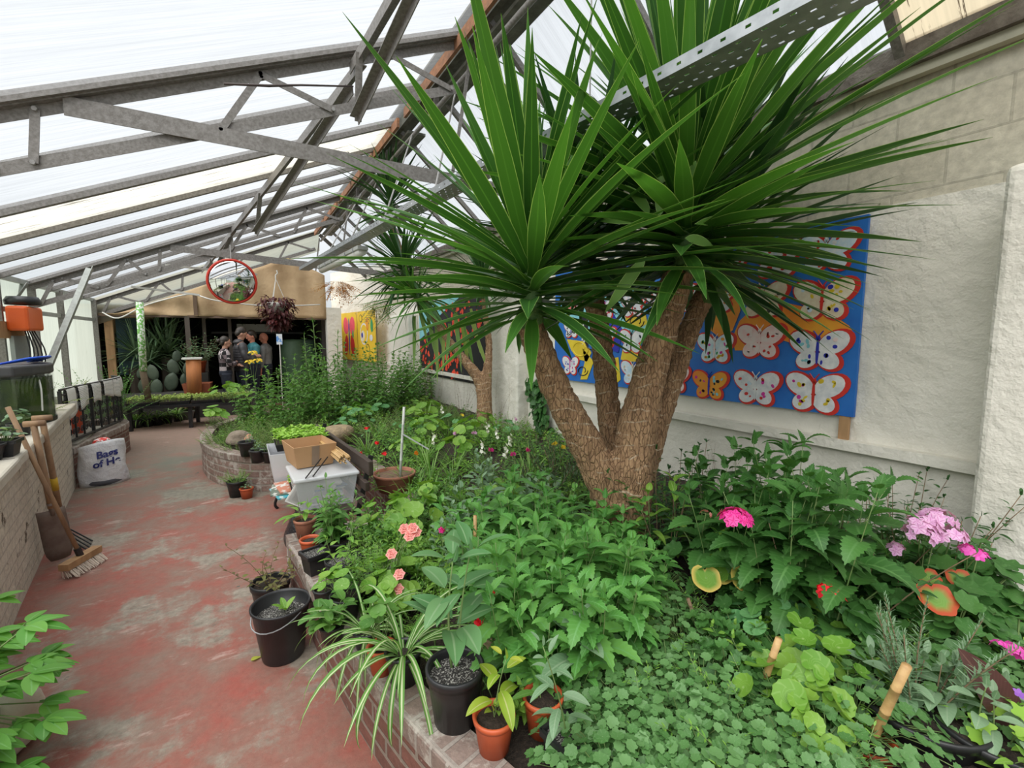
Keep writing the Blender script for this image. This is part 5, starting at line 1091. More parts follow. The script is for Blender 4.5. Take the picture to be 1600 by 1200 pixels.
geranium(1300,960,.15,'geranium with bright red flowers among dark round leaves',34,[(1293,925,.30,8),(1306,934,.29,8)],F_RED,1.0,fr=.022,ruf=.12).done()
geranium(1590,1040,.1,'geranium with frilly pink flowers at the right edge',20,[(1565,1012,.22,12),(1583,1015,.22,12),(1596,1022,.2,8)],F_MAG,.85,fr=.016,spread=.14,hz=.2).done()
geranium(1105,830,.3,'geranium with a small salmon bud behind the hot pink head',14,[(1103,803,.42,5)],F_SAL,.8).done()
for px, py, s_ in [(1180,950,.9),(1160,985,.8),(1110,990,.8),(1140,1020,.85),(1330,920,.9),(1390,930,1),(1430,960,1),(1500,960,1),(1250,930,.8),(1540,950,.9),(1480,1000,.9)]: put('ger2' if px < 1300 else 'ger', gp(px, py, .14), 'round ruffled geranium leaves low in the bed, left part' if px < 1300 else 'scalloped geranium leaves low in the bed near the pier', s_, group='low geranium foliage left' if px < 1300 else 'low geranium foliage right')
for px, py, lab in [(1225,945,'nasturtium with flat round blue-green leaves left of the red geranium'),(1205,980,'nasturtium leaves above the shorter bamboo cane'),(1330,985,'nasturtium leaves between the two leaning canes')]: put('nast', gp(px, py, .15), lab, 1)
for px, py, s_, lab in [(1240,1030,1.0,'lime heart-leaved seedling right of the shorter cane'),(1285,1060,1.1,'lime broad seedling with yellowing lower leaves'),(1235,1095,1.1,'lime seedling low beside the dead roots'),(1270,1120,.9,'lime seedling nearest the dark hole'),(1270,975,.9,'lime broad leaves under the red geranium')]: put('bigheart', gp(px, py, .12), lab, s_*.8)
# --- ground ivy mass at the bottom
G = 'patches of small-leaved ground ivy across the near bed'
for px, py in [(960,1100),(950,1060),(1000,1090),(1050,1060),(1100,1080),(955,1140),(990,1140),(1030,1130),(1080,1130),(1130,1120),(965,1185),(985,1190),(1020,1180),(1070,1180),(1120,1190),(1180,1180),(1160,1150),(940,1000),(1000,1040),(1080,1010),(1140,1060),(1200,1140),(1300,1180),(1250,1180),(1330,1120),(1400,1060),(1460,1040),(1520,1040),(1480,1090),(1560,1060)]:
    put2('ivy', gp(px, py, .07), 1.0, 'dense patch')
for px, py, lab in [(1060,960,'bright feathery weed below the seedlings'),(1085,985,'yellow-green feathery weed right of the mint'),(1000,1010,'feathery weed above the ground ivy'),(690,915,'feathery weed right of the white-rooted begonia'),(640,880,'feathery weed among the near pots'),(730,900,'feathery weed at the foot of the tall cane')]: put('feather', gp(px, py, .12), lab, 1)
for px, py in [(600,890),(575,905),(625,905),(560,880)]: put('feather', gp(px, py, .12), 'soft feathery carpet around the near black pots', .8, group='feathery carpet by the near pots')
for px, py, lab in [(1160,1170,'dead straw tangle at the bottom of the bed'),(1040,1040,'straw tangle beside the dark soil gap'),(1490,1080,'tangle of bare orange-brown roots left of the purple leaf'),(1510,1050,'bare root tangle above the purple leaf')]: put('straw', gp(px, py, .04), lab, 1)
# --- mid bed weeds and flowers
G = 'weed clumps across the middle of the bed'
for i in range(64):
    px = RG.uniform(560, 900); py = RG.uniform(650, 790) if px > 640 else RG.uniform(650, 740)
    if px < 610 and py > 700: px += 60
    put2(RG.choice(['weed','weed','weed2','weed2','grass','feather']), gp(px, py, .12), RG.uniform(.9,1.3), 'small clump')
G = 'weed clumps filling the near bed'
for i in range(70):
    x = RG.uniform(.75, 3.0); y = RG.uniform(.4, 3.2)
    if (x < 1.1 and y < 1.35) or (x-1.9)**2+(y-1.95)**2 < .08 or (x < .9 and y > 2.0): continue
    put2(RG.choice(['weed','weed2','feather','ivy','weed2'] if y < 1.6 else ['weed','weed2','feather','grass','weed2']), (x, y, bedz(x, y)), RG.uniform(.8,1.2), 'tuft')
for px, py, s_, lab in [(665,655,1.3,'bright grass tuft in front of the second yucca'),(700,668,1.1,'grass tuft left of the cream flowers')]: put('grass', gp(px, py, .2), lab, s_)
for px, py, s_, lab in [(640,690,1.0,'broad leaved plant beside the labelled cane'),(720,700,1.1,'broad leaved plant below the second yucca'),(680,760,1.1,'lime broad leaves above the sage'),(790,760,.9,'broad leaves behind the mint'),(610,775,1.1,'large heart leaves spilling over the terracotta bowl'),(640,785,1.2,'big lime heart leaves right of the bench end'),(750,655,1.0,'leafy plant at the foot of the second yucca')]: put('bigheart', gp(px, py, .2), lab, s_)
for px, py, s_, lab in [(560,650,1.2,'green leafy plant behind the pale boulder'),(590,640,1.1,'leafy plant under the black hose'),(545,640,1.0,'leafy plant left of the boulder')]: put('nast', gp(px, py, .2), lab, s_*1.3)
FLS = [(573,665,F_RED,'red'),(588,686,F_RED,'small red'),(562,698,F_RED,'scarlet'),(600,701,F_RED,'deep red'),(678,683,F_WHITE,'cream'),(754,699,F_WHITE,'cream-white'),(761,669,F_WHITE,'tall cream'),(777,678,F_WHITE,'pale yellow'),(798,688,F_WHITE,'tall white'),(766,711,F_PINK,'pink'),(801,718,F_PINK,'dusky pink'),(825,711,F_PINK,'small pink'),(805,661,F_LIL,'mauve'),(741,683,F_LIL,'lilac'),(867,701,F_YEL,'yellow'),(722,654,F_YEL,'tiny yellow'),(712,684,F_LIL,'pale mauve'),(790,705,F_WHITE,'low white'),(690,640,F_WHITE,'white'),(650,705,F_ORG,'orange'),(880,706,F_YEL,'low yellow'),(690,810,F_PINK,'single rosy'),(745,925,F_RED,'tiny red berry-like'),(752,940,F_RED,'lower tiny red'),(765,905,F_RED,'tiny scarlet')]
where = {0:'beside the pale boulder',1:'right of the bench top',2:'above the bench end',3:'left of the terracotta bowl'}
for i, (px, py, fm_, lab) in enumerate(FLS):
    x, y, z = gp(px, py, .32); P = Plant('flowering_stem', lab+' flower on a thin stem '+where.get(i, ('among weeds below the second yucca' if px < 780 else 'left of the big yucca trunk') if py < 780 else 'at the foot of the tall cane'), 'flower', mm(L_MID, STEM, fm_)); P.root.location = (x, y, z)
    hh_ = .32; P.p['stems'].tube([(0,0,0),(.01,.01,hh_*.6),(0,0,hh_)], .002, 4)
    for k in range(5): leaf(P.p['foliage'], (0,0,.05+.04*k), sph(k*2.4,.4), UP, .07, .018, 'lance', 4, .6)
    nf = 9 if fm_ is F_WHITE else 4
    for k in range(nf): flower(P.p['flowers'], (RG.uniform(-.016,.016), RG.uniform(-.016,.016), hh_-.012*k*(1 if nf > 4 else .3)), sph(k*2.4, .5), .019, 5, 0)
    P.done()
# tree foot, left side: lavender, grey spikes, ivy on the wall
for px, py, s_, lab in [(875,725,1.1,'dark lavender bush at the left of the yucca trunk'),(850,745,.9,'lavender bush between the sage and the trunk'),(838,690,.8,'dark grey-green bush under the wall ivy')]: put('laven', gp(px, py, .25), lab, s_)
iv = Plant('climbing_ivy', 'small-leaved ivy trailing down the wall beside the middle pier', 'ivy', mm(L_DARK, STEMB)); iv.root.location = (0,0,0)
for path in ([(832,600),(838,640),(850,680),(862,712)],[(850,660),(868,690),(880,705)],[(835,605),(848,618),(845,650)]):
    pts_ = smoothline([atx(*q, WX-.05) for q in path], 6); iv.p['stems'].tube(pts_, .006, 4)
    for p_ in pts_:
        for k in range(6): disc(iv.p['foliage'], p_+np.array([RG.uniform(-.05,.0), RG.uniform(-.12,.12), RG.uniform(-.1,.1)]), (-1,RG.uniform(-.5,.5),RG.uniform(0,.6)), RG.uniform(.035,.055), 3, .25, .3, .1, 0, RG.uniform(0,6), 15)
iv.done()
for px, py, s_, lab in [(680,600,.9,'dry wiry stems against the dark flower painting'),(720,610,.9,'dry wiry stems left of the second yucca'),(780,590,.9,'long dry stem crossing the middle pier'),(1130,680,.55,'bare seed-head stalks below the butterfly mural'),(1160,680,.5,'second bare stalk below the butterfly mural'),(640,600,.8,'dark thin stems in front of the third pier'),(840,690,.4,'grey dead stems beside the ivy')]:
    q = atx(px, py+30, 2.95); put('sparse', (q.x, q.y, bedz(q.x, q.y)), lab, s_*1.0)
for px, py in [(600,640),(630,635),(660,640),(690,650),(730,645),(620,655)]: put('olive', gp(px, py, .2), 'fine olive-green growth in front of the wall by the second yucca', 1.2, group='olive growth along the wall')
for i in range(34):
    px = RG.uniform(590, 720); py = RG.uniform(800, 880); put2(RG.choice(['weed2','weed','feather','weed2']), gp(px, py, .1), RG.uniform(.9,1.3), 'bright tuft')
# --- far bed
G = 'tall green weeds crowding the far bed'
for (x, y, s_) in [(.5,7.7,.95),(.9,7.4,1),(1.3,7.8,1.05),(1.7,7.5,1.0),(2.1,8.0,1.05),(2.5,8.2,1.0),(.8,8.3,1.1),(1.3,8.5,1.15),(1.9,8.6,1.15),(2.4,8.9,1.1),(.2,7.9,.8),(1.2,7.0,.8),(1.8,6.9,.75),(2.3,7.3,.85),(.6,6.9,.6),(2.9,8.6,1.0),(2.8,7.9,.9)]:
    put('tall', (x, y, bedz(x, y)), 'tall green weedy plant in the dense clump of the far bed', s_*.86, group=G)
for (px, py, y, lab) in [(491,455,8.6,'tallest spiny weed spike of the far bed'),(523,480,8.9,'second spiny weed spike, near the yellow painting'),(478,520,8.2,'shorter spiny weed spike left of the tallest')]:
    q = aty(px, py, y); put('thistle', (q.x, q.y, .45), lab, (q.z-.45)/1.5)
G = 'low yellow-green growth spilling over the far bed wall'
for i in range(46):
    t_ = RG.random(); x = RG.uniform(-.25, .9); y = RG.uniform(6.0, 8.2)
    if x < -.05 and y < 6.5: x += .3
    put2(RG.choice(['olive','olive','weed2','weed','feather']), (x, y, bedz(x,y)+.02), RG.uniform(.9,1.3), 'patch')
G = 'undergrowth between the far bed and the bench'
for i in range(40):
    x = RG.uniform(1.15, 2.8); y = RG.uniform(4.3, 7.2); put2(RG.choice(['weed','nast','weed2','olive','feather','bigheart']), (x, y, bedz(x,y)), RG.uniform(.9,1.4), 'bunch')
for i, (px, py, lab) in enumerate([(398,738,'yellow-flowered'),(388,552,'')][:0]): pass
P = Plant('yellow_flowering_plant', 'tall plant topped with two lemon-yellow flower heads at the left of the far bed', 'flower', mm(L_LIME, STEM, F_YEL)); P.root.location = (.35, 8.45, .42)
g_pairs(P, 5, 5, .75, .1, .13, .09, 'ovate', 7, 6)
for (dx, dz) in ((0,1.0),(.06,.88),(-.05,.86)): g_umbel(P, (0,0,.5), (dx,0,dz), .07, 34, .02, 0, None, 3)
P.done(); P.root.location = aty(400, 640, 8.2); P.root.location.z = .42
put('bigheart', at(355, 620, .55)+Vector((0,0,-.1)), 'lime leafy plant reaching over the far bed wall', 1.6); put('violet', at(330, 665, .42), 'heart-leaved plant drooping over the rounded wall end', 1.3)
# ================================================================ POTS AND THEIR PLANTS
def pot(P, r, h, matl, soil=SOIL, square=False, rim=.012, fill=.85):
    root = P.root if hasattr(P, 'root') else P
    if square:
        o = openbox(r*1.45, r*1.45, r*1.9, r*1.9, h).build('pot', matl, root); o.modifiers.new('s','SOLIDIFY').thickness = .003
        q = MB(); 
        for sx_, sy_, dx, dy in ((1,0,.012,r*1.98),(-1,0,.012,r*1.98),(0,1,r*1.98,.012),(0,-1,r*1.98,.012)): q.box((sx_*r*.97, sy_*r*.97, h-.01), (dx, dy, .02))
        q.build('rim', matl, root); MB().box((0,0,h*fill),(r*1.8,r*1.8,.01)).build('compost', soil, root)
    else:
        rb = r*.74; MB().lathe([(.001,0),(rb,0),(rb+(r-rb)*.80,h*.80),(r*.965,h*.82),(r,h*.82),(r+rim*.3,h-.004),(r-.004,h),(r-.010,h-.01),(r*.86,h*fill-.02),(rb*.9,.01)], seg=32).build('pot', matl, root, True)
        q = MB(); q.lathe([(.001,h*fill+.006),(r*.5,h*fill),(r*.93,h*fill-.004)], seg=20); q.build('compost', soil, root)
    return root
def potted(loc, label, r, h, matl, gen=None, mats=None, soil=SOIL, square=False, name='potted_plant', cat='potted plant', rz=0, group=None, lift=True):
    P = Plant(name, label, cat, mats or mm(L_MID)); P.root.location = loc; P.root.rotation_euler.z = rz
    if group: P.root['group'] = group
    pot(P, r, h, matl, soil, square)
    if gen: gen(P)
    for k in P.p.values():
        for i in range(len(k.V)): k.V[i] = k.V[i]+np.array([0, 0, h*.82])
    P.done(); return P.root
A36 = lambda px, py: tuple(at(px, py, HB))
GP = lambda *a, **k: (lambda P: g_pairs(P, *a, **k)); GS = lambda *a, **k: (lambda P: g_strap(P, *a, **k)); GF = lambda *a, **k: (lambda P: g_feather(P, *a, **k)); GRD = lambda *a, **k: (lambda P: g_round(P, *a, **k))
potted(at(478,838,HB+.0), 'terracotta pot with a big-leaved seedling on the gravelly wall corner by the bench', .07, .125, TERRA2, GP(1, 2, .10, .02, .14, .05, 'lance', 6, 3, droop=.9), mm(L_LIME))
potted(at(486,868,HB), 'small orange pot behind the square black pot on the wall corner', .06, .11, ORANGE)
potted(at(493,893,HB), 'small square black pot with a green tag in front of the orange pot', .062, .12, BLACKP, square=True, soil=GRIT, rz=.3)
potted(at(512,868,HB)+Vector((.03,0,-.03)), 'black pot with bushy green seedlings behind the square black pot', .07, .12, BLACKP, GP(3, 9, .32, .06, .085, .04, 'ovate', 7, 6), mm(L_MID))
potted(at(530,875,.34), 'black pot of tall leafy stems just below the bench end', .075, .13, BLACKP, GP(4, 8, .38, .06, .09, .038, 'ovate', 7, 6), mm(L_MID))
potted(at(538,912,.34), 'round black pot with white-flecked compost and sprawling yellow-green leaves', .095, .15, BLACKP, GP(5, 4, .22, .05, .07, .035, 'ovate', 6, 4, lean=.8), mm(L_LIME), GRIT)
potted(at(507,945,HB), 'small black pot on the wall edge above the leafy trailing plant', .05, .09, BLACKP, GP(6, 2, .12, .02, .05, .03, 'ovate', 6, 3), mm(L_LIME))
potted(at(541,965,HB), 'black pot with lime heart-shaped leaves on the wall edge', .07, .12, BLACKP, GRD(7, 14, .12, .16, .034, 1, 0, .4, .15, .6, 18, zmin=.4), mm(L_LIME))
potted(at(575,940,.34), 'black pot overflowing with fine bright green foliage', .08, .12, BLACKP, GF(8, 40, .18, .06), mm(bpy.data.materials['feathery_leaf']))
potted(at(520,1000,HB), 'low pot of glossy oval leaves drooping over the wall edge', .055, .08, BLACKP, GP(9, 6, .16, .04, .07, .045, 'oval', 8, 4, lean=1.2, bend=1.0, topk=.9), mm(L_MID))
potted(at(597,1048,HB), 'small orange pot half hidden by striped spider plant leaves', .055, .11, ORANGE, GRD(10, 12, .10, .2, .03, 1, 0, .4, .15, .6, 18, zmin=.4), mm(L_MID))
potted(at(632,1062,HB), 'brown pot with a large striped spider plant arching over the wall', .07, .13, BLACKP, GS(11, 46, .46, .018, 'strap', 11, (.2,1.3), (1.3,2.7)), mm(L_SPID))
potted(at(575,1015,.34), 'dark pot with a striped spider plant behind the orange pot', .06, .1, BLACKP, GS(12, 26, .36, .014, 'strap', 10, (.3,1.3), (1.2,2.5)), mm(L_SPID))
potted(at(712,1122,HB), 'large black pot with a tall grey-green long-leaved plant in pale gritty compost', .098, .20, BLACKP, GP(13, 2, .40, .03, .18, .078, 'lance', 10, 3, droop=.6, el0=.25, topk=.75, sr=.005, whorl=3), mm(leafmat('buddleia_leaf', (.09,.23,.08), (.15,.30,.12), vein=(.22,.36,.18), transl=.25)), GRIT)
potted(at(772,1168,HB), 'orange pot with a yellow-leaved seedling at the front wall edge', .066, .12, ORANGE, lambda P: (g_pairs(P, 14, 1, .20, .01, .11, .05, 'lance', 8, 4, droop=.8), g_pairs(P, 15, 1, .03, .01, .07, .045, 'ovate', 7, 1)), mm(leafmat('yellow_green_seedling', (.26,.42,.04), (.50,.52,.06), vein=(.5,.55,.2))), SOIL)
potted(at(848,1140,HB), 'orange pot with a lily-like seedling right of the yellow-leaved pot', .066, .13, ORANGE, GP(16, 1, .06, .01, .09, .03, 'lance', 7, 2, droop=.5), mm(L_MID))
potted(at(888,1198,HB)+Vector((0,0,.0)), 'square black pot of gritty compost with a slim grey-green stem, at the bottom edge', .062, .12, BLACKP, GP(17, 1, .34, .01, .085, .032, 'lance', 8, 8, droop=.6), mm(L_GREY), GRIT, square=True, rz=.15)
potted(at(905,1085,.40), 'grey-green buddleia-like seedling above the square black pot', .05, .08, BLACKP, GP(18, 1, .22, .01, .18, .08, 'lance', 9, 3, droop=.6), mm(L_GREY))
P = Plant('begonia', 'large black pot with a begonia bearing salmon-pink double flowers', 'begonia', mm(L_LIME, STEM, F_SAL)); P.root.location = gp(612, 925, 0); pot(P, .10, .15, BLACKP)
g_round(P, 31, 26, .18, .26, .045, 1, 0, .5, .2, .8, 20, zmin=.3)
for px, py, h_ in [(632,827,.42),(650,832,.42),(640,838,.41),(612,866,.30),(624,898,.22),(622,921,.16),(645,826,.44)]:
    q = at(px, py, P.root.location.z+h_); c_ = (q.x-P.root.location.x, q.y-P.root.location.y, h_); P.p['stems'].tube([(0,0,.1), (c_[0]*.5,c_[1]*.5,h_*.8), c_], .003, 4)
    for k in range(3): flower(P.p['flowers'], np.array(c_)+np.array([0,0,.006*k]), (-.3+.2*k,-.5,.7), .030-.006*k, 6, 0, None, .9, .35)
P.done()
rt = MB(); rgq = random.Random(5)
for i in range(26):
    a0 = at(612+rgq.uniform(-10,8), 872, .55); rt.tube([a0, a0+Vector((rgq.uniform(-.03,.03), rgq.uniform(-.03,.03), -.10)), a0+Vector((rgq.uniform(-.05,.05), rgq.uniform(-.05,.05), -.2))], .0018, 3)
o = rt.build('dry_grass_bunch', mk('white_dry_stem', (.6,.57,.52), sc=9)); tag(o, 'bunch of white dried stems hanging under the begonia flowers', 'dry stems')
# terracotta bowl and labelled cane
tbq = at(620, 762, .40)
P = Plant('terracotta_bowl', 'wide terracotta bowl holding dry twigs behind the bench', 'pot', mm(L_DRY, STEMB)); P.root.location = at(617, 765, .42); pot(P, .17, .15, TERRA2, mk('bark_mulch', (.20,.12,.07), (.12,.075,.05), sc=40))
for k in P.p.values(): pass
P.done()
def cane(a, b, lab, r=.009, m=BAMBOO, mid=True):
    P_ = [Vector(a)+(Vector(b)-Vector(a))*t_ for t_ in (0,.25,.255,.26,.5,.505,.51,.75,.755,.76,1)]; R_ = [r,r*.98,r*1.10,r*.98,r*.97,r*1.08,r*.96,r*.94,r*1.05,r*.93,r*.92]
    o = MB().tube(P_, R_, 10).build('bamboo_cane', m, smooth=True); return tag(o, lab, 'cane')
SIL = mk('pale_grey_cane', (.55,.56,.52), (.45,.46,.42), sc=9)
b0 = at(625, 748, .55); cane(b0, (b0.x+.06, b0.y+.04, 1.12), 'pale upright cane with a grey tag standing in the terracotta bowl', .011, SIL)
tg = MB(); q = b0+Vector((.03,.02,.36)); tg.bar(q, q+Vector((.20,-.06,-.14)), .05, .003); tag(tg.build('plant_label', mk('grey_plastic_label', (.55,.57,.56))), 'long grey plastic label hanging from the pale cane', 'label')
b0 = at(742, 925, .38); cane(b0, at(742, 830, .38)*0+Vector((b0.x+.01, b0.y+.01, .78)), 'upright bamboo cane left of the mint mass', .010)
b0 = at(1180, 1105, .42); t0 = at(1217, 998, .70); cane(b0, t0, 'shorter leaning bamboo cane between ground ivy and lime seedlings', .012)
b0 = at(1352, 1178, .42); t0 = at(1417, 1040, .78); cane(b0, t0, 'thicker leaning bamboo cane at the bottom right', .013)
b0 = at(950, 1000, .42); t0 = at(974, 965, .55); cane(b0, t0, 'short stub of brown cane above the ground ivy', .007)
b0 = at(1100, 1010, .42); t0 = at(1075, 935, .62); cane(b0, t0, 'broken dry stalk among the round geranium leaves', .008, STEMB)
# boulders
for px, py, d_, lab, mt_, sd in [(803,1000,(.22,.18,.19),'sandy boulder behind the large black pot',STONE,2),(775,1015,(.14,.13,.12),'smaller sandy rock leaning on the boulder',STONE,8),(526,690,(.42,.32,.28),'pale rounded boulder behind the bench',STONE,4),(540,712,(.16,.14,.12),'small whitish rock in front of the pale boulder',mk('whitish_rock',(.6,.58,.52),sc=7,rough=.9),6),(373,692,(.26,.18,.2),'grey-brown rock beside the black pots on the rounded wall',STONE2,5),(388,694,(.1,.09,.16),'upright orange brick fragment next to the grey rock',mk('orange_rock',(.50,.22,.12),(.6,.4,.3),sc=9,rough=.9),7)]:
    q = at(px, py, .42); o = MB().blob((0,0,0), d_, .14, 4, sd).build('rock', mt_, smooth=True); o.location = (q.x, q.y, q.z+d_[2]*.25); tag(o, lab, 'rock')
# black pots on the far bed wall and floor pots
for px, py, r_, h_, lab in [(387,712,.085,.16,'leftmost of the black pots on the rounded wall, next to the orange rock'),(403,722,.075,.13,'middle black pot on the rounded wall with seedlings'),(421,722,.065,.12,'black pot on the rounded wall nearest the white crate')]:
    q = at(px, py, .40); potted(q, lab, r_, h_, BLACKP, GP(px, 5, .12, .04, .04, .02, 'ovate', 5, 3), mm(L_GREY))
potted(at(371,775,0), 'black pot of bright feathery foliage on the floor by the brick pier', .095, .17, BLACKP, GF(44, 34, .17, .06), mm(bpy.data.materials['feathery_leaf']))
potted(at(386,778,0), 'small orange pot on the floor beside the black pot', .065, .11, ORANGE, GP(45, 3, .08, .03, .05, .02, 'lance', 5, 3, lean=1), mm(L_GREY))
potted(at(432,648,.42), 'single terracotta pot standing among the far bed plants', .09, .17, TERRA2)
# the bucket and the twiggy pot behind it
P = Plant('black_bucket', 'big black bucket of compost with a single seedling, standing on the red floor', 'bucket', mm(L_LIME)); P.root.location = at(443, 1022, 0)
MB().lathe([(.001,0),(.098,0),(.102,.01),(.138,.275),(.145,.278),(.146,.29),(.138,.292),(.132,.28),(.120,.20),(.02,.19)], seg=40).build('bucket_body', BLACKP, P.root, True)
MB().lathe([(.001,.235),(.07,.228),(.126,.222)], seg=24).build('compost', GRIT, P.root)
MB().tube([(.142*math.cos(a), .142*math.sin(a), .275-.07*math.sin((a-2.2)/(math.pi)*math.pi)) for a in np.linspace(2.2, 2.2+math.pi, 14)], .003, 6).build('wire_handle', ZINC, P.root)
for k in range(4): leaf(P.p['foliage'], (.02,0,.24), sph(.6+1.2*k, .9), UP, .08, .032, 'oval', 7, .6)
P.done()
potted(at(425, 955, 0), 'pot of dry brown-leaved twigs behind the black bucket', .11, .2, BLACKP, lambda P: g_pairs(P, 51, 9, .34, .06, .04, .025, 'ovate', 4, 6, lean=1.6, bend=.8, sr=.0025), mm(leafmat('brown_dry_leaf', (.14,.10,.05), (.20,.22,.06)), STEMB))
o = MB(); leaf(o, at(392,1032,.006), (1,.2,0), UP, .05, .035, 'ovate', 6, .1); tag(o.build('fallen_leaf', L_YEL), 'single pale fallen leaf on the floor left of the bucket', 'leaf')
# bottom right pots, rosemary, canna leaf
potted(at(1352,1200,.40), 'orange pot rim at the bottom edge below the thicker cane', .07, .1, ORANGE)
potted(at(1430,1165,.40), 'wide black pot with rosemary and sage at the bottom right', .17, .16, BLACKP, lambda P: (g_pairs(P, 61, 9, .36, .06, .034, .006, 'needle', 3, 24, droop=.1, lean=.6, el0=.7, whorl=4), g_pairs(P, 62, 5, .14, .12, .11, .05, 'lance', 8, 3, droop=.5)), mm(L_GREY, STEMB))
potted(at(1545,1200,.40), 'second wide black pot at the bottom right corner with pale leaves', .16, .15, BLACKP, GP(63, 7, .16, .1, .09, .045, 'lance', 7, 3), mm(L_GREY))
potted(at(1262,1085,.36), 'sunken black pot half hidden by lime leaves', .09, .1, BLACKP)
P = Plant('maple_like_seedling', 'yellow-green lobed seedling with a tiny violet flower at the right edge', 'seedling', mm(L_SEED, STEM, F_VIO)); P.root.location = gp(1565, 1150, .1); g_round(P, 71, 16, .12, .16, .028, 5, .4, .3, .1, .5, 25, zmin=.4); flower(P.p['flowers'], (.02,-.02,.19), (-.3,-.5,.8), .016, 5, 0); P.done()
P = Plant('canna', 'broad purple-brown canna leaf leaning in from the right edge', 'canna', mm(L_PURP)); q = at(1600, 1150, .5); q2 = at(1522, 1035, .72); P.root.location = (q.x, q.y, bedz(q.x, q.y))
dv = q2-q; leaf(P.p['foliage'], (0,0,q.z-P.root.location.z), dv.normalized(), (-.5,-.6,.6), dv.length*1.15, .12, 'lance', 14, .15, .15); P.p['stems'].tube([(0,0,0),(0,0,q.z-P.root.location.z)], .008, 6); P.done()
# ================================================================ LEFT SIDE PLANTS
P = Plant('palmate_plant', 'leafy plant with hand-shaped bright green leaves in a black pot at the left edge', 'potted plant', mm(leafmat('palmate_leaf', (.10,.32,.05), (.20,.46,.08), vein=(.22,.48,.14)))); P.root.location = (-1.02, 2.35, 0)
pot(P, .17, .26, BLACKP); rgp = random.Random(9)
for i in range(46):
    a = rgp.uniform(-1.9, 1.9); r_ = rgp.uniform(.12, .40); z_ = rgp.uniform(.12, .62)*(1.05-.4*r_); c_ = np.array([r_*math.cos(a), r_*math.sin(a), z_+.05]); P.p['stems'].tube([(0,0,.22), c_*.6+np.array([0,0,.15]), c_], .003, 4)
    for k in range(5):
        a2 = a+(k-2)*.62; leaf(P.p['foliage'], c_, sph(a2, rgp.uniform(-.3,.15)), UP, .12*(1-.12*abs(k-2))*rgp.uniform(.85,1.15), .055, 'lance', 7, .5, .15)
P.done()
P2 = dup(P.root, (-1.05, 1.95, -.06), 2.0, .8, 'second hand-leaved plant behind, at the lower left corner')
o = MB().blob((0,0,.12),(.32,.34,.3),.12,3,7,flat=-.11).build('white_sack', mk('cream_sack', (.62,.57,.47), (.5,.45,.37), sc=6, rough=.8, bump=.5), smooth=True); o.location = (-.93, 2.02, 0) ; o.location = at(-25, 1180, 0); tag(o, 'cream cloth sack in the bottom left corner', 'sack')
for px, py, r_, lab, g_, l_ in [(8,712,.07,'square black pot of pale round leaves on the left wall, front',GRD(81, 22, .10, .10, .022, 1, 0, .3, .2, .8, 18),L_GREY),(-25,720,.1,'black pot of pale speckled leaves at the left edge on the wall',GP(82, 9, .16, .06, .06, .03, 'ovate', 6, 4),L_FERN),(32,680,.07,'small black pot tucked against the aquarium',GRD(83, 16, .07, .12, .025, 1, 0, .3, .2, .8, 18),L_GREY)]:
    potted(at(px, py, .94), lab, r_, .1, BLACKP, g_, mm(l_), square=(px == 8))
for (x, y, s_, lab) in [(-1.95,6.3,1,'dry yellow fern fronds behind the aquarium'),(-2.1,7.0,1.1,'fern with arching yellow-green fronds above the railing'),(-1.9,7.6,1.0,'fern spreading over the newspapers')]: put('fern', (x, y, .84 if y < 6.8 else .8), lab, s_)
for (x, y, z, s_, lab) in [(-1.75,9.0,.45,1.25,'bright feathery shrub at the end of the railings'),(-2.2,8.4,.6,.9,'feathery shrub against the left windows')]: put('bush', (x, y, z), lab, s_)
potted((-1.66, 8.6, .86), 'small terracotta pot on the ledge behind the feathery shrub', .09, .12, TERRA)
mb = MB(); mb.box((-2.25, 8.0, .4), (.45, 2.4, .8)); o = mb.build('wall_ledge', bpy.data.materials['ledge_render']); o['kind'] = 'structure'
for i, (x, y, m_) in enumerate([(-1.95,7.3,(.04,.05,.5)),(-1.9,7.6,(.75,.74,.72)),(-1.86,7.9,(.7,.10,.04)),(-1.95,8.2,(.72,.72,.75))]):
    o = MB().box((x,y,.62),(.16,.2,.34),.2).build('carton', mk('carton_%d' % i, m_, sc=5)); tag(o, ['blue','white','red','pale grey'][i]+' carton stored behind the railings', 'carton')
mb = MB(); mb.box((-1.9,7.7,.225),(.5,1.3,.45)); mb = mb.build('storage_plinth', bpy.data.materials['ledge_render']); mb['kind'] = 'structure'
# far centre: black shelf of seed trays, spider plants in pots below
sh = thing('tray_bench', 'low black staging of seed trays at the end of the path', 'bench', (-.78, 10.6, 0), -.12)
MB().box((0,0,.42),(2.0,.75,.05)).build('top', BLACKP, sh)
for x in (-.9,0,.9):
    for y in (-.3,.3): MB().box((x,y,.2),(.06,.06,.4)).build('leg', BLACKP, sh)
for i in range(4): seedtray((-1.52+.48*i, 10.66-.06*i, .445), .46, .62, ['leftmost seed tray','second seed tray from the left','third seed tray from the left','rightmost seed tray'][i]+' on the low black staging', 190, 20+i, leafmat('pale_seedling_%d' % i, (.34,.48,.12), (.50,.60,.20)), .09)
for i, (px, py) in enumerate([(200,668),(215,668),(232,666),(247,664),(262,661),(278,658)]):
    q = at(px, py, 0); potted(q, ['first','second','third','fourth','fifth','sixth'][i]+' spider plant from the left in a black pot below the seed trays', .10, .16, BLACKP, GS(90+i, 34, .34, .018, 'strap', 8, (.3,1.4), (.9,2.2)), mm(L_GRASS if i % 2 else L_SPID))
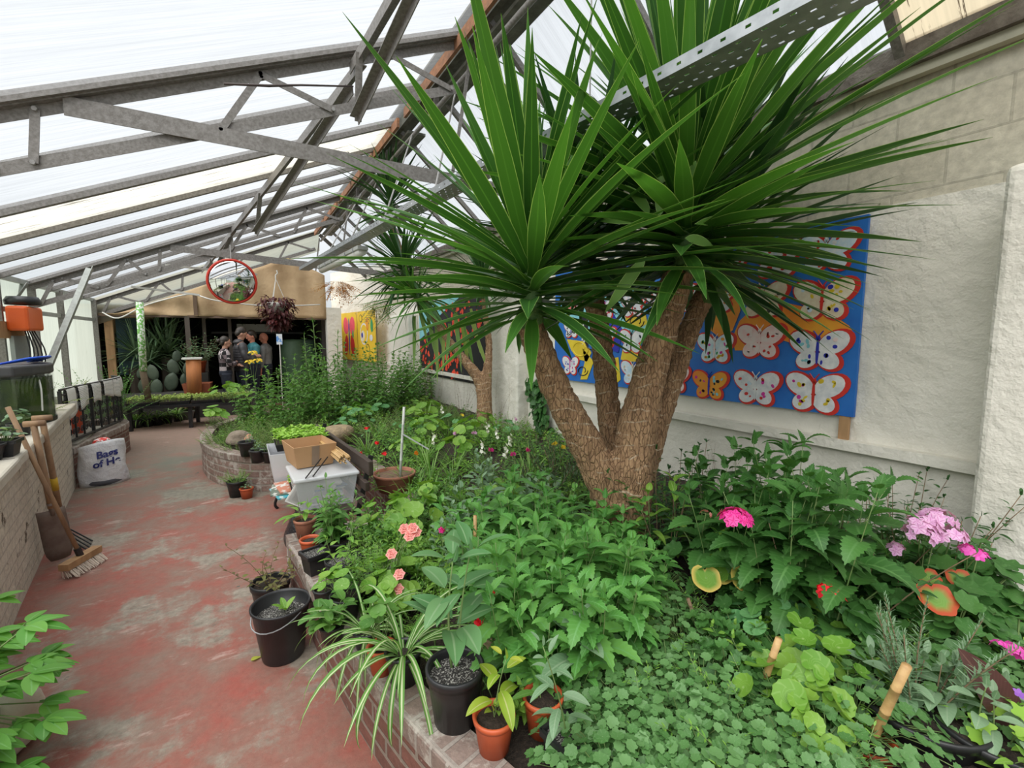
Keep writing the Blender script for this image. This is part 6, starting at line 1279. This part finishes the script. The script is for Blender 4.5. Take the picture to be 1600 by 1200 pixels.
for i, (px, py, c_) in enumerate([(293,655,'grey'),(305,650,'dark brown')]): potted(at(px, py, 0), c_+' pot with drooping brown leaves right of the spider plants', .13, .18, mk('pot_'+c_.replace(' ','_'), (.18,.17,.16) if i == 0 else (.07,.05,.04)), GP(99+i, 5, .25, .05, .16, .08, 'ovate', 6, 3, droop=1.4), mm(L_DRY))
tr = thing('terracotta_trough', 'square terracotta trough on the staging below the orange log', 'trough', at(310, 613, .5)+Vector((0,0,.0)), -.1)
o = openbox(.44,.3,.5,.36,.2).build('trough', TERRA, tr); o.modifiers.new('s','SOLIDIFY').thickness=.015; MB().box((0,0,.16),(.46,.32,.02)).build('compost', SOIL, tr)
q = aty(303, 600, 11.5); o = MB().tube([(q.x,q.y,.5),(q.x+.02,q.y,1.22)], .13, 12).build('orange_log', mk('orange_wood_log', (.55,.20,.06), (.36,.13,.05), sc=7, rough=.7, st=(1,1,.2)), smooth=True); tag(o, 'upright orange-brown log under a pale slab in the far doorway', 'log')
o = MB().box((q.x, q.y, 1.235),(.34,.3,.03)).build('slab', WHITEP); tag(o, 'pale slab laid on top of the orange log', 'slab')
for i, (px, py, y, s_) in enumerate([(235,560,12.95,1.0),(262,545,13.1,1.1),(212,545,12.85,.8),(245,520,13.3,1.1)]): q = aty(px, py, y); put('bigspiky', (q.x, q.y, q.z-.1), ['big dark spiky rosette filling the far doorway','tallest dark spiky rosette behind the cactus','dark spiky rosette beside the mosaic post','uppermost dark spiky rosette under the tan cloth'][i], s_, tilt=0)
for i in range(3): q = aty([235,262,212][i], 600, [12.95,13.1,12.85][i]); o = MB().tube([(q.x,q.y,0),(q.x,q.y,1.0+.2*(i==1))], .1, 8).build('tree_trunk', mk('dark_stem_%d' % i, (.08,.06,.045))); tag(o, 'dark stem under a spiky rosette in the far doorway, '+['centre','right','left'][i], 'trunk')
# prickly pear
cc = Plant('prickly_pear', 'prickly pear cactus with flat grey-green pads under the spiky rosettes', 'cactus', mm(L_GREY), ('pads',)); cc.mats['pads'] = mk('cactus_pad', (.05,.075,.05), (.08,.105,.07), sc=6); q = aty(268, 600, 12.3); cc.root.location = (q.x, q.y, .5)
for (x, z, r_, t_) in [(-.5,.15,.16,.3),(-.3,.42,.17,-.2),(-.25,.1,.18,.1),(.0,.2,.2,.2),(.05,.52,.17,-.15),(.28,.18,.2,-.3),(.33,.5,.17,.3),(.12,.75,.13,.1),(-.52,.42,.13,.5)]:
    cc.p['pads'].blob((x, .1*math.sin(9*x), z), (r_*1.35, .06, r_*2.0), .05, 2, 3, R=Euler((0,t_,x)).to_matrix())
cc.done()
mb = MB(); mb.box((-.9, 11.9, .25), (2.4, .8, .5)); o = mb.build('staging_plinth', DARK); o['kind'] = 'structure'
potted(aty(310, 575, 12.2)*1.0+Vector((0,0,-.1)), 'bushy round shrub in an orange pot left of the people', .16, .26, ORANGE, GP(110, 22, .62, .14, .09, .045, 'ovate', 5, 8, lean=1.1, droop=.5), mm(L_GREY, STEMB))
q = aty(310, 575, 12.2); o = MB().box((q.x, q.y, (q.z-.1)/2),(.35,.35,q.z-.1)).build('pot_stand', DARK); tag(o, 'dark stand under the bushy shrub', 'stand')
for i, (px, y) in enumerate([(345,13.5),(385,13.8),(430,13.4),(470,13.6)]):
    q = aty(px, 500, y); P = Plant('hanging_vine', ['leftmost','second','third','rightmost'][i]+' dark vine hanging under the roof of the far room', 'vine', mm(L_DARK, STEMB)); P.root.location = (q.x, q.y, 2.25); g_feather(P, 200+i, 40, .7, .4, lf=.05, lw=.03, el=(-.4,.3)); P.done()
o = MB().box(aty(400, 513, 14.5),(.9,.3,.22)).build('white_box', WHITEP); tag(o, 'white box on the high dark shelf behind the people', 'box')
q = aty(405, 520, 14.5); o = MB().box(q,(2.2,.4,.05)).build('high_shelf', mk('grey_shelf', (.12,.12,.12))); tag(o, 'high dark shelf in the far room', 'shelf')
for i, (px, y, c_) in enumerate([(461,13.2,(.05,.10,.05)),(478,13.3,(.035,.07,.045))]):
    q = aty(px, 600, y); r_ = thing('barrel', ['dark green water barrel, left one, behind the tall weeds','dark green water barrel, right one, behind the tall weeds'][i], 'barrel', (q.x, q.y, 0)); MB().lathe([(.001,0),(.3,0),(.34,.5),(.34,1.2),(.28,1.55),(.25,1.6),(.001,1.62)], seg=28).build('barrel_body', mk('green_barrel_%d' % i, c_), r_, True)
q = aty(437, 540, 11.9); o = MB().bar((q.x,q.y,.0),(q.x,q.y,1.5),.02,.02,(0,1,0)).build('sign_stake', WHITEP); tag(o, 'thin stake of the small blue and white sign', 'stake')
o = MB().box((q.x, q.y, 1.62),(.12,.02,.24)).build('small_sign', mk('blue_white_sign', (.15,.35,.75), (.75,.8,.85), sc=6, lo=.49, hi=.51)); tag(o, 'small blue and white sign above the far weeds', 'sign')
# dried orange sprigs and pale tendrils under the right eaves
for px, py, y, c_, lab, n_ in [(528,440,11,L_FERN,'dried orange-brown vine hanging under the far right eaves',60),(592,470,9.2,L_FERN,'pale straggly air plant hanging by the third pier',44)]:
    q = aty(px, py, y); P = Plant('dried_vine', lab, 'vine', mm(leafmat('dried_vine_leaf_%d' % px, (.55,.26,.06) if px < 560 else (.42,.42,.22), (.40,.20,.08) if px < 560 else (.3,.32,.14)), STEMB)); P.root.location = q
    g_feather(P, px, n_, .5, .15, lf=.05, lw=.022, el=(-1.5,-.2)); P.done()
# hose of black pipe near third pier
o = MB().tube([at(585,625,.56)+Vector((.16*math.cos(a), .10*math.sin(a), .07*math.sin(a)+.003*a))+Vector((.004*a,.004*a,0)) for a in np.linspace(0, 24, 90)], .012, 6).build('black_hose', BLACKP, smooth=True); tag(o, 'coil of black hose on the soil in front of the third pier', 'hose')
o = MB().tube(smoothline([atx(588,485,WX-.22), atx(590,560,WX-.25), atx(594,640,WX-.22)],5), .008, 5).build('hanging_cable', BLACKP); tag(o, 'black cable dropping down the wall between the yellow board and the third pier', 'cable')
# ================================================================ PEOPLE
SKIN = mk('skin', (.50,.27,.19), (.44,.23,.16), sc=4, rough=.55); SKIN2 = mk('ruddy_skin', (.55,.22,.14), (.5,.2,.13), sc=4, rough=.55); HAIR = mk('dark_brown_hair', (.02,.014,.01), (.035,.025,.018), sc=40, rough=.5)
def vox(o, s_, it=3):
    r_ = o.modifiers.new('r','REMESH'); r_.mode='VOXEL'; r_.voxel_size=s_; r_.use_smooth_shade=True; m_ = o.modifiers.new('s','SMOOTH'); m_.iterations=it; return o
def person(loc, face, H, label, topm, legm, arms, headpitch=0, female=False, puffer=False, hair='short', skin=SKIN):
    k = H/1.75; r = thing('person', label, 'person', loc, face); r.scale = (k,k,k); w_ = .88 if female else 1
    b = MB()
    def limb(pts, rs, q=None, seg=14): (q if q is not None else b).tube(smoothline(pts, 4), list(np.interp(np.linspace(0,1,4*(len(pts)-1)+1), np.linspace(0,1,len(rs)), rs)), seg)
    for sg in (-1, 1):
        limb([(0,sg*.09,.93),(.01,sg*.10,.50),(-.01,sg*.10,.09)], [.085,.075,.055,.05,.04]); limb([(-.04,sg*.10,.05),(.08,sg*.11,.035),(.17,sg*.12,.03)], [.04,.042,.03])
    b.blob((0,0,.98),(.22,.32*w_,.26),.02,3); b.blob((0,0,1.14),(.19,.27*w_,.3),.02,3); b.blob((.0,0,1.33),(.22,.38*w_,.34),.02,3)
    limb([(-.01,0,1.42),(.01,0,1.50),(.02,0,1.56)], [.07,.055,.055])
    hp = Matrix.Rotation(headpitch, 3, 'Y'); hc = Vector((.03,0,1.64))
    def hd(p): return hc+hp@Vector(p)
    Rh = np.array(hp)
    b.blob(hd((0,0,.01)),(.20,.155,.23),.01,3,R=Rh); b.blob(hd((.035,0,-.065)),(.12,.115,.10),.01,3,R=Rh); b.blob(hd((.105,0,-.02)),(.035,.028,.05),.01,2,R=Rh)
    for sg in (-1,1): b.blob(hd((-.005,sg*.08,-.01)),(.04,.018,.06),.01,2,R=Rh)
    for arm in arms:
        limb(arm, [.062,.052,.045,.036,.028]); a_, c_ = Vector(arm[-2]), Vector(arm[-1]); d_ = (c_-a_).normalized(); sdv = d_.cross(Vector((0,0,1))).normalized(); nv = sdv.cross(d_)
        limb([c_, c_+d_*.05, c_+d_*.085], [.028,.036,.034])
        for i_ in range(5):
            if i_ == 4: limb([c_+d_*.03+sdv*.03, c_+d_*.06+sdv*.055-nv*.01, c_+d_*.085+sdv*.06-nv*.02], [.012,.010,.008], seg=8)
            else: o_ = (i_-1.5)*.020; L_ = (.07,.08,.075,.06)[i_]; limb([c_+d_*.08+sdv*o_, c_+d_*(.08+L_*.55)+sdv*o_*1.1-nv*.012, c_+d_*(.08+L_*.9)+sdv*o_*1.1-nv*.035], [.010,.009,.008], seg=8)
    vox(b.build('body', skin, r, True), .0065, 2)
    t_ = MB()
    if puffer:
        zs = np.linspace(.86,1.46,38)
        pr = [( (.165 if z < 1.36 else .165-(z-1.36)*.8)*(1+.05*abs(math.sin((z-.86)/.055*math.pi/1))), z) for z in zs]; t_.lathe(pr, seg=28, sx=.80, sy=1.18*w_, cap=True)
        t_.blob((-.03,0,1.47),(.20,.24,.12),.05,3)
    else:
        t_.blob((0,0,1.33),(.26,.42*w_,.36),.02,3); t_.lathe([(.15,.88),(.148,1.0),(.14,1.12),(.15,1.25),(.15,1.36),(.09,1.44)], seg=24, sx=.82, sy=1.12*w_, cap=True)
    for arm in arms:
        A = smoothline(arm, 10); n_ = len(A); A = A[:int(n_*.93)]; t_.tube(A, [(.075-.03*i/len(A))*(1+(.10*abs(math.sin(i*.75)) if puffer else 0)) for i in range(len(A))], 16)
        t_.blob(arm[0], (.17,.14,.17), .02, 3)
    vox(t_.build('jacket' if puffer else 'shirt', topm, r, True), .009, 2)
    l_ = MB(); l_.blob((0,0,.95),(.27,.37*w_,.26),.02,3)
    for sg in (-1, 1): l_.tube([(0,sg*.095,.93),(.01,sg*.10,.70),(.012,sg*.10,.48),(-.0,sg*.10,.09)], [.105,.09,.07,.062], 16)
    vox(l_.build('trousers', legm, r, True), .011, 3)
    h_ = MB()
    if hair != 'none':
        h_.blob(hd((-.02,0,.045)),(.205,.175,.20),.03,3,R=Rh); h_.blob(hd((-.055,0,-.0)),(.13,.165,.17),.03,3,R=Rh)
        if hair == 'bun': h_.blob(hd((-.13,0,.03)),(.09,.09,.09),.05,3)
        h_.build('hair', HAIR, r, True)
    e_ = MB()
    for sg in (-1,1): e_.blob(hd((.083,sg*.032,.012)),(.02,.026,.014),.0,2); e_.blob(hd((.088,sg*.034,.035)),(.012,.04,.008),.0,1)
    e_.blob(hd((.088,0,-.065)),(.012,.045,.01),.0,1); e_.build('facial_features', HAIR, r, True)
    sh_ = MB()
    for sg in (-1,1): sh_.blob((.05,sg*.11,.04),(.28,.11,.10),.02,3)
    sh_.build('shoes', BLACKP, r, True); return r
m, t, b, oo = base_mat('plaid_cloth'); ck = N(t, 'TexChecker', Scale=11.0); ck.inputs['Color1'].default_value=(.02,.018,.02,1); ck.inputs['Color2'].default_value=(.42,.36,.37,1); t.links.new(N(t,'TexCoord').outputs['Object'], ck.inputs[0])
ck2 = N(t, 'TexChecker', Scale=5.5); ck2.inputs['Color1'].default_value=(1,1,1,1); ck2.inputs['Color2'].default_value=(.35,.30,.32,1); t.links.new(N(t,'TexCoord').outputs['Object'], ck2.inputs[0])
t.links.new(mixc(t, 1, ck.outputs[0], ck2.outputs[0], 'MULTIPLY'), b.inputs['Base Color']); b.inputs['Roughness'].default_value=.9; PLAID = m
JEAN = mk('dark_navy_jeans', (.012,.015,.028), (.02,.024,.04), sc=20, rough=.85); PUFF = mk('charcoal_puffer', (.035,.033,.037), (.05,.047,.052), sc=20, rough=.5); TEAL = mk('teal_shirt', (.03,.16,.18), (.04,.2,.22), sc=10); GREYC = mk('grey_top', (.2,.2,.2), sc=8)
q = aty(354, 600, 11.75); person((q.x,q.y,0), .15, 1.66, 'woman with tied dark hair in a black and white plaid shirt, arms folded', PLAID, JEAN, [[(0,.17,1.38),(.06,.23,1.13),(.24,.02,1.12)],[(0,-.17,1.38),(.08,-.23,1.15),(.22,.04,1.18)]], .05, True, hair='bun')
q = aty(379, 600, 12.0); person((q.x,q.y,0), .2, 1.86, 'man in a dark quilted puffer jacket looking down, beside the woman in plaid', PUFF, JEAN, [[(0,.20,1.38),(.04,.26,1.13),(.26,.10,1.18)],[(0,-.20,1.38),(.05,-.26,1.13),(.27,-.06,1.16)]], .42, puffer=True)
q = aty(399, 600, 12.7); person((q.x,q.y,0), math.pi+.3, 1.80, 'person in a teal shirt facing the man in the puffer jacket', TEAL, JEAN, [[(0,.19,1.38),(.06,.24,1.14),(.22,.05,1.45)],[(0,-.19,1.38),(.02,-.24,1.12),(.1,-.22,.9)]], .25, hair='short', skin=SKIN2)
q = aty(418, 600, 13.0); person((q.x,q.y,0), math.pi-.4, 1.76, 'bald person in a grey top at the back, partly hidden by weeds', GREYC, JEAN, [[(0,.19,1.38),(.0,.24,1.12),(.05,.23,.88)],[(0,-.19,1.38),(.0,-.24,1.12),(.05,-.23,.88)]], .2, hair='none', skin=SKIN2)
